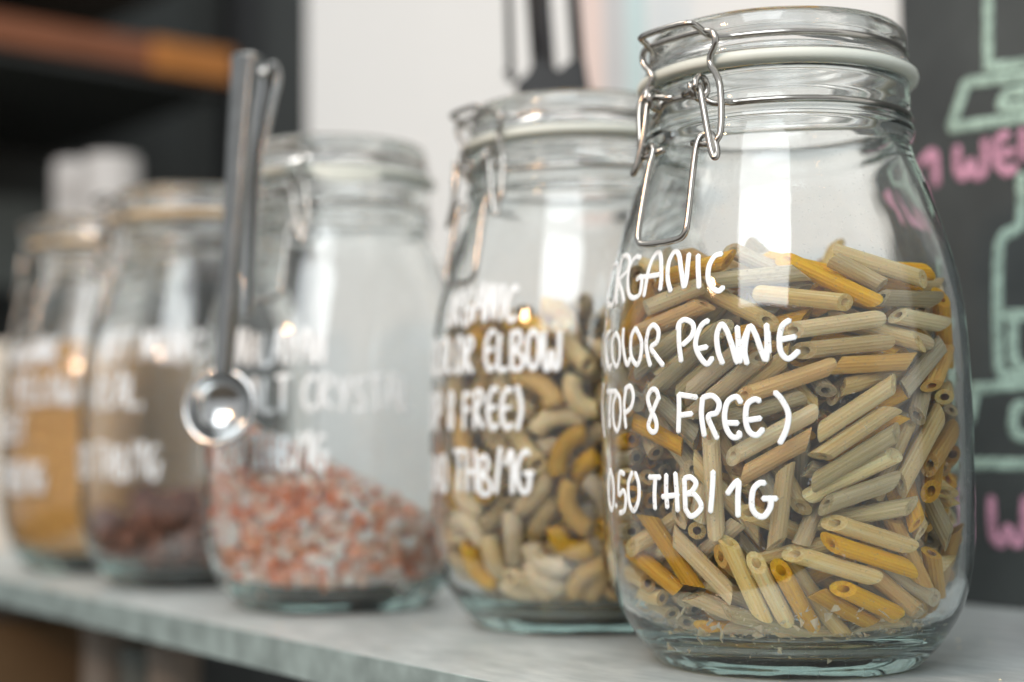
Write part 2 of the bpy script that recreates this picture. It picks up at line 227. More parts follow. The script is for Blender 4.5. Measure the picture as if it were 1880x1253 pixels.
# resting poses of the pasta and lumps
PENNE = [
2,-5218,532,3061,7061,6611,-2258,1154,10,
2,-4948,140,2526,843,1053,6553,-7432,2,
2,3370,-55,1311,4533,4653,5270,-5479,11,
2,5070,1438,3406,4355,602,5315,-7240,10,
0,-5388,1284,4273,7065,6726,-2192,225,11,
2,2725,94,1291,3841,3939,5847,-5962,11,
2,4856,149,2381,1999,1859,7014,-6585,11,
0,2481,2397,1949,376,6889,38,7239,12,
1,-5271,1735,6838,6149,7675,-881,-1582,10,
1,-4204,-831,1692,6164,5016,3986,-4578,0,
2,4443,-116,1888,3225,3441,6191,-6280,12,
2,5195,-283,2967,3402,3288,-6141,6317,11,
1,5527,-59,5198,1029,1273,-7085,6865,11,
1,-5382,-180,3690,6208,5903,3619,-3678,0,
1,4541,157,2938,6584,6958,2163,-1885,11,
0,4855,1496,4705,3461,-3519,8049,-3294,11,
2,1300,-2819,1350,3122,-5949,-4076,6185,0,
2,-3632,-307,1380,4320,4338,-5557,5625,2,
2,4157,849,2431,6747,6798,1973,-2092,12,
0,4531,-2481,2866,1826,-2369,-9534,391,10,
2,-5265,189,6069,6423,6498,3160,-2556,10,
1,-4649,-271,2040,6516,5668,-3656,3471,1,
2,3988,5,1471,6237,6236,-3435,3227,12,
2,4728,484,3798,3703,5133,-6011,4880,11,
1,-4597,-1101,3156,6220,5771,3663,-3819,0,
2,-3877,314,2021,1340,699,6556,-7398,1,
2,3061,331,1855,5373,5427,4456,-4672,10,
2,5493,-316,5800,6747,7181,824,-1496,10,
2,-5472,210,4875,1506,1559,-6947,6858,11,
0,-3018,618,1285,1450,1404,6933,-6918,1,
2,3737,-126,2896,3319,3384,6199,-6253,10,
1,-2632,-3311,1769,2585,7972,2039,5060,0,
1,-4282,-732,2564,5840,5600,-4130,4180,0,
1,-3413,49,2491,4102,3071,6211,-5930,1,
1,5517,-446,7642,1319,1088,-7139,6790,10,
2,-4698,-406,3719,6306,5675,3792,-3695,10,
2,3584,318,3528,5400,5546,4423,-4530,2,
0,4209,639,3492,4346,4582,-5861,5076,11,
2,-3367,-292,3122,7175,6817,-917,1101,1,
1,-3997,-309,3142,4225,3990,5691,-5817,0,
1,3688,86,2007,3272,3389,6232,-6243,12,
0,5555,-189,4571,5907,6387,3365,-3605,12,
2,2326,-2004,1422,5961,-2548,-6897,3227,0,
2,-3227,-147,1882,6407,6348,3101,-3005,1,
1,4236,-293,4006,1098,2839,-7041,6415,11,
2,-4988,-1415,4335,5309,4616,5042,-5009,1,
2,3283,68,2474,6246,6229,-3360,3302,2,
1,2076,-2177,2442,8404,2067,4753,1582,1,
1,-4108,-23,3739,6962,6806,-1357,1836,2,
2,3109,-447,3102,6210,6222,-3454,3285,1,
2,4889,-1343,4336,5653,5497,-4577,4109,11,
1,3261,-332,4056,4603,4358,-5762,5159,11,
1,-5530,185,5491,1262,1211,7017,-6907,2,
2,-4451,159,4273,6260,6204,-2913,3720,12,
1,2813,14,3641,2183,1836,-6983,6565,11,
0,-3514,346,3710,5787,5708,-3820,4396,1,
2,2670,-299,4270,2601,2137,-6947,6357,10,
0,-4806,-330,4846,7177,6555,1712,-1610,0,
0,3896,-1560,3968,3150,5884,-6011,4396,2,
0,-3716,-608,4346,2580,2976,-6158,6825,1,
2,4372,-389,4640,6853,7111,-1389,737,0,
0,4904,-1356,4960,6915,7096,828,-1069,11,
1,884,-720,4082,5242,4418,-5286,5006,11,
0,5557,-581,6409,6824,6933,-2061,1054,11,
1,-2616,-2094,1975,2942,-5759,6571,-3873,1,
2,275,-27,4026,6463,6341,2246,-3603,11,
0,-3078,-210,4237,6584,6288,-2662,3165,1,
1,1703,24,4968,5542,5845,3997,-4376,11,
2,3226,-377,4683,3245,3985,6019,-6113,11,
1,-1226,-325,3932,84,347,-6801,7323,11,
0,1131,-370,4662,4619,3755,-5773,5589,11,
2,4905,-153,5609,3735,4470,5625,-5867,10,
1,-4853,334,5410,6151,5909,-3333,4016,10,
1,2960,4346,3300,8751,-1286,1777,-4315,11,
1,-4007,883,4615,6875,3665,-3825,4967,2,
1,-2849,960,4893,7211,4345,-1596,5156,1,
2,2619,-469,4898,6836,7121,-1441,695,11,
0,-3493,-176,4875,7560,6526,-314,-406,0,
2,1665,-81,5684,1121,1317,6932,-6997,11,
1,3776,-486,4965,5337,5986,4035,-4404,2,
2,-4266,1154,5154,2647,159,5189,-8127,1,
2,2204,132,5334,3460,3863,6004,-6087,11,
1,3198,-495,5298,6659,7089,1384,-1868,2,
2,-3642,1466,5106,457,1964,-4584,8656,10,
2,-2468,1726,4895,1243,2185,-3851,8880,1,
1,4367,-129,5273,3257,3987,6048,-6076,12,
1,-4537,83,6002,7474,6480,904,-1153,1,
1,3790,-180,5597,1942,1466,-7074,6636,11,
0,-4799,1443,6382,5467,4714,-4502,5255,10,
1,-2726,2503,5053,8893,3939,1825,-1435,11,
2,3234,-678,5944,4317,4088,-5890,5474,12,
0,-4046,1678,5542,5664,2067,4704,-6443,0,
2,-2228,2868,4582,8899,3913,1833,-1463,12,
0,-3078,1762,5077,2182,-503,4675,-8552,2,
2,-3034,2325,5770,8839,4077,1740,-1494,12,
1,-1663,3029,4864,9133,3452,1194,-1804,11,
2,5530,-186,7037,1567,1580,7032,-6753,12,
1,-4812,-2812,5011,2339,-246,8977,-3727,1,
0,-3604,2026,6181,8270,4785,-785,2844,11,
1,5024,79,6308,3978,3595,-6475,5415,11,
1,-3459,1872,5576,6425,4354,-2059,5960,10,
1,-2386,3259,5055,7889,3224,2856,-4383,12,
1,355,2990,2028,1263,5120,-5090,6803,11,
2,-5116,1536,7407,5130,7534,2632,-3162,10,
1,-960,3250,4616,5734,1267,440,-8082,11,
2,3208,-699,6699,3510,3759,5683,-6423,1,
2,-4237,2104,5997,5705,2716,4405,-6378,11,
0,-3797,2845,6376,8764,4420,1912,-68,11,
1,4358,-185,5922,1547,857,-7135,6780,11,
2,-4522,1572,6916,7751,6282,-350,-577,11,
1,-2827,3838,5367,525,-197,-4328,8998,11,
0,3871,46,6885,5685,5777,4038,-4243,11,
1,3850,234,6260,1888,1345,-6960,6796,10,
2,-4566,2392,3131,1479,-1151,1261,9741,10,
1,4928,-726,6845,1119,1295,-7272,6648,10,
0,-4222,1375,7587,515,-4340,7749,-4567,11,
2,-1691,3558,5218,9053,3346,-1400,2212,12,
2,1227,-2897,5000,1248,3658,8697,-3071,2,
2,4370,-635,6531,1289,1754,6946,-6857,12,
2,3749,-2772,2378,2805,-2483,-9265,-347,2,
2,3348,1636,6632,4840,2238,2551,-8066,0,
0,-3550,3895,5411,2516,1529,-1962,9353,12,
0,-2247,3605,5695,9250,3722,-403,-653,11,
1,-1844,4431,2816,6196,2238,3853,6461,10,
1,73,2976,5194,8112,-3703,-4515,315,10,
2,4379,-162,7229,5753,6273,-3738,3684,10,
0,3326,3070,2221,8176,-231,5353,-2108,11,
2,-3650,3857,6674,5848,837,-4876,6428,10,
1,-2578,4331,5725,856,-686,-4127,9043,10,
2,3710,2764,6223,6819,3516,844,-6358,11,
1,3851,2422,4680,1557,3818,6265,-6614,11,
0,-156,2358,1294,7009,-1948,-6804,886,10,
0,-2207,4721,4142,8954,-1213,1940,-3820,10,
2,705,-3127,5423,2863,9498,-855,-922,1,
1,-3818,4037,7306,7974,2087,-4821,2970,10,
0,2740,1740,6668,9635,2130,-819,1403,0,
2,4061,3480,3696,451,-3075,2332,-9214,11,
2,-2148,4091,3263,6329,3630,3170,6059,11,
2,-3057,3223,3457,7023,1311,-6904,-1135,11,
2,4223,2420,6340,9440,2768,-1771,305,11,
0,-3373,2969,2354,5491,-4193,-1769,-7010,10,
2,468,3024,4464,5039,-4291,2009,7223,1,
2,4962,862,7522,2178,2449,5745,-7500,11,
0,2769,3252,3430,1806,-4661,-2042,-8417,10,
1,-3519,3908,3247,8960,-3743,2381,197,10,
2,-120,4267,6544,6627,4497,-5982,-292,12,
2,1757,-2885,5566,473,9152,-3808,1233,1,
2,4816,2556,4100,8681,1852,2903,-3575,10,
2,3537,-395,8143,942,1982,7594,-6125,1,
2,2174,3706,3525,2103,-2627,1799,-9243,12,
2,-2956,-2615,1825,2543,8169,2023,4765,0,
1,-843,3814,2616,6290,4507,2247,5922,10,
1,-1825,2987,7094,299,4643,5188,-7172,0,
2,2451,-2516,6877,215,-4012,-9148,416,1,
1,2818,2257,3558,4921,2433,-911,-8309,10,
2,-2254,3551,2457,6846,2099,4335,5472,11,
2,-2993,2650,2801,1545,-3467,-1061,9191,11,
2,-520,3738,4624,9017,-1981,-3831,-304,11,
2,150,-3816,5396,270,6051,7275,-3223,0,
1,3893,-792,7571,5059,6333,-5364,2351,2,
1,858,-3512,1358,6438,3563,-6247,-2614,2,
0,-1855,3139,1382,4093,5561,4785,5426,11,
2,1095,2868,3143,7519,1565,4861,-4169,0,
2,2586,-3275,5424,2822,3095,-9001,1199,11,
2,2387,-2643,3998,2538,-4051,-8174,3215,11,
1,3265,-3216,3551,741,8455,-726,-5239,1,
0,1363,-4020,1612,1014,-6658,-124,-7391,1,
0,-518,-3809,5348,2462,7856,4329,-3672,1,
2,1689,-3549,5686,134,-7177,-6274,3018,0,
1,2947,-3490,2556,5072,-7388,3575,2629,0,
1,260,-3214,1904,6508,2664,-6737,-2272,2,
0,-960,-2901,6557,495,653,9245,-3723,2,
1,1890,-4806,2937,4316,-7756,4373,-1449,1,
2,3315,-3490,4363,2706,9546,-1237,111,2,
2,648,4462,5307,1061,-7676,-4713,-4213,11,
1,-1403,3220,2377,2364,-1507,-3195,9052,12,
1,794,-3954,5403,2513,3010,-9027,1772,1,
2,1989,-4017,5137,2913,3048,-9001,1097,1,
2,4975,-2681,6154,794,1511,-9801,1012,10,
0,1509,4862,2749,6676,-3185,793,-6683,10,
2,-1600,-2999,6471,3709,9284,158,156,2,
1,-371,-3725,6261,1492,-678,-8971,4103,0,
1,1315,-4301,5507,1550,9014,3272,-2373,2,
2,3459,-1772,2191,1431,7333,-2366,-6211,12,
2,587,4410,2475,8515,941,2973,4216,11,
2,-1108,4264,6133,7893,2018,-5777,503,10,
0,-951,-3810,6547,3861,6585,-6434,576,2,
0,2790,-3937,4731,3118,3179,-8889,1074,2,
2,2691,-3353,4283,812,1551,-9310,3204,1,
0,816,3530,1338,942,6981,342,7089,11,
2,152,4144,4270,7016,1003,-5047,-4929,11,
1,-1701,-2759,4861,843,-6583,6392,-3885,1,
1,251,-3939,6372,2937,9123,-2798,-564,0,
2,3905,-2365,4613,2759,-991,-9495,1121,1,
0,1970,2805,1374,5443,4104,-6058,-4104,11,
0,2461,2165,1355,3978,-5563,4055,-6065,10,
2,-1476,-4411,6675,2349,-591,-9166,3182,0,
0,-31,-4500,7126,2828,7947,-5371,52,1,
1,3077,2107,4895,5953,4017,-1834,6713,10,
2,1197,4602,4144,2846,-6046,-649,7411,11,
0,-1941,3795,7229,6272,5572,-5440,-138,1,
1,-1852,-3878,6536,2439,8527,2480,-3898,2,
2,762,-4297,6016,2019,8913,3366,-2269,2,
2,4088,-1218,8050,3909,7086,-5237,2662,0,
0,-761,5031,2585,7687,-3995,3891,-3133,10,
2,-440,-4039,7107,3017,1654,-8985,2727,1,
2,2805,-4141,5705,2242,-634,-9503,2067,2,
2,1819,-4624,5310,587,-4044,-8663,2873,2,
0,2245,4664,2943,6445,-2698,861,-7102,11,
2,-132,4328,3728,2930,3471,-3793,-8061,10,
1,548,-4310,6915,52,-4477,-8411,3034,1,
0,1229,-4734,5977,1853,8983,3390,-2092,2,
2,3295,-4396,4746,2100,8549,1448,-4517,2,
1,-704,5473,4668,4749,-3728,-7128,3569,11,
1,-3885,2496,7788,915,3679,-8266,4159,12,
1,1903,-4767,6278,2169,3387,-8953,1915,1,
1,3624,-4275,5990,3343,2139,-9033,1629,1,
1,4504,2125,7531,8100,4183,-379,4094,12,
1,-86,4836,2316,7866,297,5187,3336,10,
2,-3071,-1078,5678,4611,8538,2000,1353,1,
2,-463,-4226,7808,2060,6960,5842,-3632,0,
0,3013,-4573,3840,5055,4331,-7457,-306,0,
2,4034,-2846,5430,2674,3001,8734,-2750,12,
2,-711,5365,4011,689,-7628,-2573,5892,10,
0,-2499,-3974,4273,5064,7815,2308,-2822,1,
2,-1560,-3537,4828,2735,7909,2749,4733,1,
2,4093,-2513,7932,2312,4691,-7441,4158,12,
2,3250,3639,5803,2515,3441,369,9039,11,
1,487,5352,3730,4945,-4257,-6829,3286,11,
2,-4162,-1828,4814,3785,9039,-1994,-68,0,
0,-217,-5288,4854,346,9131,-3655,1774,2,
1,2838,-4851,5910,2808,8516,-3829,-2219,1,
1,3684,-2951,6945,343,6998,-6368,3217,12,
1,-798,5140,5281,6424,2312,-5999,-4172,12,
0,-2835,2571,6678,4602,1205,8262,-3019,0,
1,-1096,-4966,4608,2370,9349,1150,2378,1,
1,606,-5132,6785,466,6321,-7541,1721,0,
1,5083,2263,7848,737,-1965,5395,-8154,10,
2,-2702,4220,6866,7048,-492,-3606,6089,10,
1,-1786,-4287,4820,193,7624,-5540,3338,2,
0,-1557,-5467,6766,154,8818,4711,128,2,
0,2868,-4480,7297,6598,5841,-4621,-998,2,
1,4737,-1950,7922,3648,4638,6348,-4988,11,
1,-3023,-4387,3412,4953,1048,8487,-1528,1,
2,221,-5612,5302,1747,-5738,7954,-868,2,
0,-97,-5284,7474,3718,6134,6964,-232,1,
1,1149,-4822,7152,706,5755,-7761,2479,1,
2,-1803,-2862,3135,810,7767,-3025,5465,0,
2,1172,-4505,3540,7480,-4807,4553,464,0,
2,1037,-5159,8477,1364,9424,2648,-1524,0,
0,4911,0,8371,3119,-2835,6785,-6017,12,
2,-2706,4860,7256,9293,1825,-3210,108,11,
2,-3273,-2756,3780,1204,5325,-8014,2441,2,
2,717,-4393,8602,5466,7433,-3856,-131,1,
2,2694,-4234,8234,3047,4865,3000,-7619,0,
1,3328,-4410,7913,6762,2999,-6557,1510,2,
1,-3893,-2729,3195,4721,8775,-477,691,2,
2,-2899,-2999,4306,2692,9473,-1581,720,0,
1,2045,-4294,7717,5975,7602,-1206,-2249,1,
2,4890,-2508,9188,7528,5787,-852,-3020,10,
0,1715,-2483,2887,2452,3532,8539,-2931,0,
1,-2453,-4522,5106,7199,4238,5367,-1187,2,
2,1546,-4099,8345,4067,4339,6241,-5069,0,
2,5433,-816,9179,8131,5553,47,-1747,10,
1,-1905,-4018,1824,3387,-5937,5239,-5082,2,
1,-1866,-2443,2673,6193,-4138,5437,-3868,1,
1,1793,-5252,10512,1379,-4178,-8778,1894,0,
1,3345,-4090,8583,1724,-2139,-5717,7731,0,
1,4742,-2839,8535,5513,1664,-6044,5505,10,
2,-617,-4056,3794,2461,7304,1681,6146,1,
1,-3253,-4004,2955,787,-7052,4885,-5078,0,
2,2418,-3841,8846,6004,4327,-2008,6418,2,
2,3124,-3717,9133,8148,3129,-1621,4603,1,
2,5485,-39,9515,6830,4349,-3303,4850,12,
2,737,-4526,2013,7257,364,6766,1196,2,
2,-1013,-4056,3060,4433,8677,-151,2244,0,
0,-932,-5615,6059,85,-9567,2903,-189,0,
2,3644,-2729,9437,6366,4891,-3323,4951,1,
1,4500,-1992,8832,7294,5562,-3884,879,0,
2,-1276,-3765,2221,1719,-7292,3149,-5828,1,
2,-1634,-4869,3180,2191,-8152,5353,-292,0,
2,-3875,-2052,5458,3585,9149,-1604,927,0,
2,1894,-3770,9159,5676,5210,-4296,4710,2,
1,4900,-270,9300,8274,5156,794,-2081,10,
2,-4619,2936,9115,1285,4288,5072,-7365,11,
2,-4066,-3313,5022,5050,8131,2888,188,1,
1,-1419,-5076,8291,6610,822,-1601,7285,1,
1,2962,-2563,8920,5597,4737,2263,-6412,0,
2,4808,2742,8603,2299,-1262,4425,-8575,12,
0,559,-3830,2509,1386,-6779,-1844,-6980,2,
1,-4213,-2872,5995,4998,8565,-1061,738,2,
2,-3371,-3066,4997,3030,9337,-1427,1269,0,
1,87,-4491,9425,189,-4176,5507,-7225,0,
2,3847,4163,6292,4906,-104,143,-8712,11,
2,-3051,4548,9940,7867,4115,-2333,-3968,12,
1,485,-3807,3171,6119,549,7762,-1418,1,
2,-2852,-4236,6375,8692,4542,1554,1185,1,
2,4524,2171,8470,1250,2512,-3407,8973,11,
2,78,-5113,2926,5505,2686,7434,2687,0,
1,-3463,-4432,6263,261,-7206,6183,-3125,1,
1,-3690,-4024,5805,2786,9354,1663,1403,1,
2,-2458,-4267,7113,8107,4001,-1277,4079,0,
2,4426,254,9529,5613,6519,-4538,-2327,10,
2,-2119,-3220,3643,4307,7315,5236,-733,0,
0,-4700,-2511,6668,4946,8283,2340,-1204,2,
2,-3265,-3871,6973,8911,4373,617,1042,1,
1,-84,-5619,9086,2157,2341,-9468,-466,1,
1,4430,-1750,9479,7771,4113,3347,-3390,1,
0,-350,-4742,3693,6329,-2932,4906,-5223,2,
2,-3316,-2749,6869,9054,3793,-1694,882,1,
1,-1977,-4766,8365,8630,1858,-1673,4389,1,
2,-32,-4332,8766,2811,5151,3436,-7332,1,
0,-5590,-624,6977,4231,8644,2554,-926,1,
2,-4896,-805,7018,2336,5808,-6914,3607,2,
1,-2831,-3311,7201,4885,885,-3816,7797,2,
2,-1670,-4646,9204,8078,2141,-576,-5461,1,
2,-810,-4627,10133,7007,4747,-1212,5187,1,
2,-5392,-1431,7091,4281,8583,2801,-392,1,
0,-3905,-2543,7051,5882,2420,-5201,5701,1,
0,-2814,-2502,7238,5175,3495,2082,-7528,1,
2,-2443,-4154,7886,6708,1758,-3349,6379,0,
2,4128,1756,8248,7911,2129,3237,-4734,10,
1,-5007,318,8488,5901,7413,-2769,1599,10,
1,-3414,-2294,7442,524,-2267,-4578,8581,0,
1,-3003,-2152,7995,2840,-121,-5086,8127,1,
0,-1070,-4698,9337,8011,2944,-37,-5211,0,
1,3485,3636,7721,9612,2216,1609,324,10,
1,-5250,1701,8261,4371,3678,-6976,4325,11,
1,-4377,-900,7738,2695,1077,-6470,7051,0,
1,-2469,-3354,7920,9158,3744,-1356,-535,2,
1,-2079,-4178,8598,5090,-151,-3029,8056,1,
1,-5135,-2249,7547,2111,-1,8517,-4797,2,
0,-4193,1250,8363,4917,6697,3460,-4359,0,
2,-2612,-2907,8327,9179,3719,-1286,-511,1,
2,2501,4243,6904,6507,-546,2320,-7209,12,
2,-4001,3716,9918,17,-3311,-4041,8527,10,
2,-4137,-1911,7324,3073,195,-5667,7642,2,
0,-1990,-3405,8476,5492,2855,1021,-7788,0,
1,3031,3366,7010,9619,2206,1583,321,11,
1,-3465,3242,8756,6960,1428,-4863,5087,12,
2,-3638,-664,7736,7470,4968,561,-4382,2,
1,-1559,-3939,8998,5344,2305,216,-8129,1,
2,2528,3050,6439,2364,2611,-1686,9206,10,
2,-2828,3065,8495,4228,-699,-5488,7177,11,
2,-2440,-2579,8913,1551,189,-4223,8929,2,
2,2449,2894,5013,5201,-2505,722,-8133,10,
1,-367,5535,5943,7863,-805,-5902,1639,12,
2,1044,2761,6313,7729,-224,5657,-2866,10,
1,-3198,4063,8966,8566,4484,-2135,-1400,12,
1,-3363,1995,8193,4949,4838,3819,-6126,0,
2,1628,3560,4360,8545,-1175,-988,-4963,1,
2,-295,5546,7066,7119,2943,-4114,-4872,12,
1,-3577,-1593,7657,2596,-1153,-5140,8094,2,
1,1321,3205,5284,9747,-570,749,-2026,12,
0,-1332,2425,3459,9112,639,-3507,2066,12,
1,-1893,4671,7067,6981,2291,-1315,-6654,11,
2,-3081,-663,8046,65,1647,5839,-7949,1,
2,1431,3089,7496,4705,7499,-2335,4022,10,
1,3521,3348,4412,7043,-4743,941,5198,11,
2,-3322,1470,7689,4495,4783,3988,-6405,0,
2,-1638,4018,8498,6003,4798,-2496,-5892,11,
1,1716,4012,6449,6213,-887,3852,-6765,11,
1,-1538,4618,8748,8006,2806,-4875,-2067,10,
2,-768,4980,7681,1551,5035,-772,-8464,10,
1,-2889,1343,8179,5059,5084,3698,-5906,2,
1,2163,3924,1845,1156,-5804,2033,-7800,12,
2,-312,5197,6493,4429,4374,-3146,-7166,11,
2,-290,5516,7815,1623,-4749,-1299,8551,11,
2,-2190,2869,8383,1521,-2452,-4710,8336,2,
1,1953,4517,4985,6860,-4610,3441,-4455,11,
2,-387,5524,8603,7534,2642,-4164,-4350,11,
1,-2021,3323,9314,6444,2922,-6226,3344,11,
1,-12,4314,10217,3656,-3584,-5995,6152,10,
2,309,3102,8019,3081,5111,-6186,5111,10,
1,2069,5290,5568,3894,-697,26,9184,11,
1,-42,5368,10531,5050,-4721,-4755,5441,11,
2,-1121,4933,9504,7530,3989,-4992,-1572,11,
2,-1604,4049,9891,1163,-5506,-4767,6754,10,
0,140,3660,7555,5998,7883,-1177,705,11,
1,2173,5120,7068,4866,986,8568,-1394,10,
1,-1058,5367,9992,6942,3064,-6149,-2146,10,
2,-795,4677,10576,5940,2987,-7132,-2220,10,
0,-786,3058,8474,2558,4875,-6723,4949,12,
2,1852,4607,6800,9160,2058,1254,3206,11,
2,1990,3298,7720,1858,-737,7799,-5932,11,
1,-3065,4388,11450,6418,1760,-7055,2436,11,
2,-1200,4097,10758,1810,-7389,-2839,5837,10,
2,499,2658,8628,3988,3862,7568,-3451,10,
0,783,3274,8432,3644,7823,-3527,3617,11,
2,2236,5076,7776,3622,-3423,7874,-3629,11,
1,-1379,4855,11061,1957,7046,-3756,-5694,11,
2,-778,3951,9439,7968,3640,-4691,1121,11,
2,-1902,2183,8895,6245,6760,890,-3810,11,
0,1685,2960,8706,1999,-732,7789,-5900,1,
1,1821,5218,9431,4412,-3429,7341,-3858,10,
1,-1898,4345,11138,4207,-6265,-5284,3890,11,
1,-844,3379,10801,4718,-3715,-7408,3009,1,
2,2171,3131,8289,5525,4937,6098,-2814,10,
1,1476,3206,8155,6219,6922,3634,-453,11,
2,250,5359,11215,5220,-4782,-4523,5426,11,
2,-2263,3506,10890,3874,5823,-6505,-2961,12,
2,-90,2561,8300,5933,7809,1878,-537,12,
1,2964,2807,8425,535,4029,-6756,6151,10,
1,1393,4419,9503,598,2928,-2226,9280,11,
0,-2907,3780,11244,5149,4751,-7118,-505,10,
2,-711,3064,10016,4617,1877,-8334,2391,10,
1,2336,2902,8911,4881,7808,-1532,3586,11,
2,2603,4668,8557,2697,-5549,5720,-5404,12,
0,2007,4488,11213,7377,174,-6172,-2731,10,
2,-1249,2155,11064,4071,1382,-8155,3873,11,
2,216,2136,8898,2117,779,8594,-4589,12,
0,3117,2604,9005,6180,6996,3574,-297,11,
2,3381,4369,9376,3702,8514,2836,2402,11,
0,-5539,405,8909,4175,6027,5273,-4294,12,
2,1977,2484,9523,4777,7822,3972,-459,1,
1,2458,4447,9517,3874,1301,8799,-2425,11,
1,-2765,3090,11171,3786,7824,-4733,-1432,1,
1,-542,2749,10575,1735,6756,-1097,-7081,1,
1,507,4375,9589,7706,5338,1656,-3062,12,
2,-2426,2800,10560,3498,-1617,-9153,1170,2,
2,-759,1392,11084,5915,-1391,-6636,4363,12,
0,2633,2560,9484,4210,3225,7348,-4228,1,
2,2849,4027,9866,520,7568,-4669,4545,10,
2,-3625,1541,9503,1805,5238,-7006,4496,0,
0,-2305,1799,9640,258,-7732,-4193,4751,0,
2,3662,4119,9880,3860,1434,8858,-2142,11,
0,-2944,927,9530,1179,-821,9135,-3805,1,
2,1835,1763,9685,4542,5512,6678,-2095,0,
2,3295,3056,9654,1151,-5025,7449,-4236,11,
0,-3686,2860,11208,4002,7520,-4943,-1732,11,
0,3827,2653,9945,138,-6737,5941,-4393,11,
1,4061,1275,9891,8049,4301,3768,-1587,1,
2,-4076,916,9016,4784,8508,2174,60,0,
2,-938,216,8914,4371,8552,-1650,2244,11,
2,1578,1021,9726,2311,1120,8785,-4028,0,
0,3815,3360,9922,4254,6009,6767,70,12,
1,-3982,232,9296,509,-2398,8399,-4842,2,
1,349,210,9661,3770,7985,-3889,2626,1,
2,3095,1736,10000,1967,6565,-5665,4576,0,
2,4279,3393,10329,4416,8132,3585,1231,12,
2,-3102,-202,9114,327,-3136,8115,-4919,2,
2,2506,1624,9789,4713,8611,776,1742,0,
1,4068,2865,10576,3664,8816,240,2966,11,
2,-4546,254,8989,335,2747,-8032,5275,2,
0,-4816,-773,8910,493,2280,-8443,4825,1,
2,2292,782,9798,315,3774,-7901,4820,1,
2,3952,2146,10601,16,5981,-5936,5385,11,
2,-5364,-1252,8940,5295,8431,-19,942,12,
2,-2492,-250,9585,1399,377,8653,-4800,2,
2,-229,8,9748,5140,8074,2777,-818,1,
1,4912,1614,10805,1408,-3213,7371,-5775,12,
2,3348,1330,10527,1684,6401,-6053,4422,1,
2,-5229,-1700,9569,1998,803,8675,-4484,0,
1,-3859,-364,9649,3532,4953,7261,-3205,1,
2,1234,438,9824,2951,7933,-4237,3226,0,
2,3633,2083,11303,4069,8676,-1141,2620,12,
1,4889,2446,10614,4148,3440,7833,-3099,12,
1,-4963,-924,9549,4570,6717,5559,-1758,0,
2,-1917,-704,9731,1190,560,8416,-5239,1,
2,2364,678,10474,4793,8564,1786,701,11,
2,4354,1592,11374,4082,8701,-1002,2574,10,
2,4569,2638,11660,3394,7162,-3302,5126,10,
1,-4605,-3006,9659,1605,-2601,7809,-5448,0,
2,-1198,-379,9864,728,2931,-8180,4896,1,
2,844,-219,9867,1165,264,9080,-4015,0,
2,4200,553,11065,2547,1418,8753,-3859,0,
0,4609,2677,12319,1086,-3271,7154,-6078,11,
2,-4125,-1566,9277,2445,1610,8389,-4588,0,
2,-3074,-466,9673,4886,8264,2771,-403,1,
0,-568,-553,9988,2754,5649,-6450,4348,1,
2,2761,1229,10275,4445,5812,6484,-2103,2,
2,5266,598,11973,1414,614,8899,-4292,10,
2,-4918,-1991,10633,2957,5741,-5316,5480,0,
2,-2615,-718,10039,2978,3522,7938,-3966,1,
1,-1969,-1415,10110,774,2852,-7923,5338,0,
1,3751,365,10570,4400,8807,136,1748,1,
2,4846,1121,11642,2794,792,8835,-3675,10,
0,-4262,-2814,9091,2208,1719,8517,-4430,1,
1,-3424,-1169,9760,1682,4825,-7330,4491,2,
1,1443,-215,10088,3502,8178,-3751,2605,2,
2,3045,415,10518,3987,5003,7156,-2806,2,
2,4050,-277,11137,4362,7684,4589,-931,1,
1,-4025,-1155,10117,4009,4716,7105,-3348,1,
1,-2981,-1321,10198,2828,3618,7952,-3959,2,
1,-1493,-709,10290,3975,7861,-3730,2913,1,
2,2088,-466,10167,53,1943,-8775,4384,1,
0,4788,-221,11104,2476,1476,8713,-3972,11,
0,-3519,-1601,10420,4347,7680,-3454,3193,0,
0,-2434,-1892,10317,2942,5740,-6340,4265,0,
2,1011,-803,10157,3517,8224,-3814,2334,2,
1,3547,-338,10721,746,-1390,8820,-4440,0,
2,4957,-318,11827,4000,4777,7189,-3082,11,
2,-3218,-1216,11128,444,2919,-8043,5157,1,
2,-2503,-1432,11265,5228,7981,2812,-1030,2,
1,1617,-1070,10214,3536,6660,6093,-2452,1,
2,2612,-219,10660,3077,7240,-5219,3297,2,
0,3163,-1031,10600,1148,4920,-7570,4144,0,
0,-4121,-2490,10152,5897,6627,4300,-1679,1,
2,-2005,-900,11112,4323,6330,5691,-2977,1,
2,212,-208,10150,4197,6303,6117,-2289,1,
1,2235,-1242,10354,2990,5327,7271,-3132,1,
1,4686,-1356,10913,4395,8854,1288,796,11,
2,-4440,-1841,10994,2959,5739,-5317,5480,1,
1,-1843,-1213,11618,5110,8054,2640,-1435,0,
1,-886,-800,10478,2658,5587,-6552,4334,1,
2,452,-1022,10332,861,3056,-8210,4745,1,
2,5190,-464,12403,3839,5633,5965,-4236,11,
2,-3736,-1990,10869,5448,8196,29,1772,1,
2,-3077,-1680,11567,5167,8486,-755,849,2,
2,-1375,-1158,10730,4884,8668,-507,865,1,
0,-235,-810,10471,4721,7253,4584,-2024,1,
1,3819,-1707,10566,4659,8776,1076,352,1,
2,-4382,-1931,11601,1162,2861,-7212,6201,1,
2,-2429,-2164,11603,1572,2436,-8042,5188,0,
1,-756,-1466,10811,4174,6526,5608,-2921,0,
2,-104,-1600,10775,3101,5796,-6292,4148,0,
2,2601,-1748,10602,196,1325,-8886,4387,1,
1,-3676,-2133,11469,4912,7341,-3482,3138,2,
0,-2991,-2679,11752,5250,8435,-977,581,2,
2,64,-2244,11113,2084,2454,-8063,4963,1,
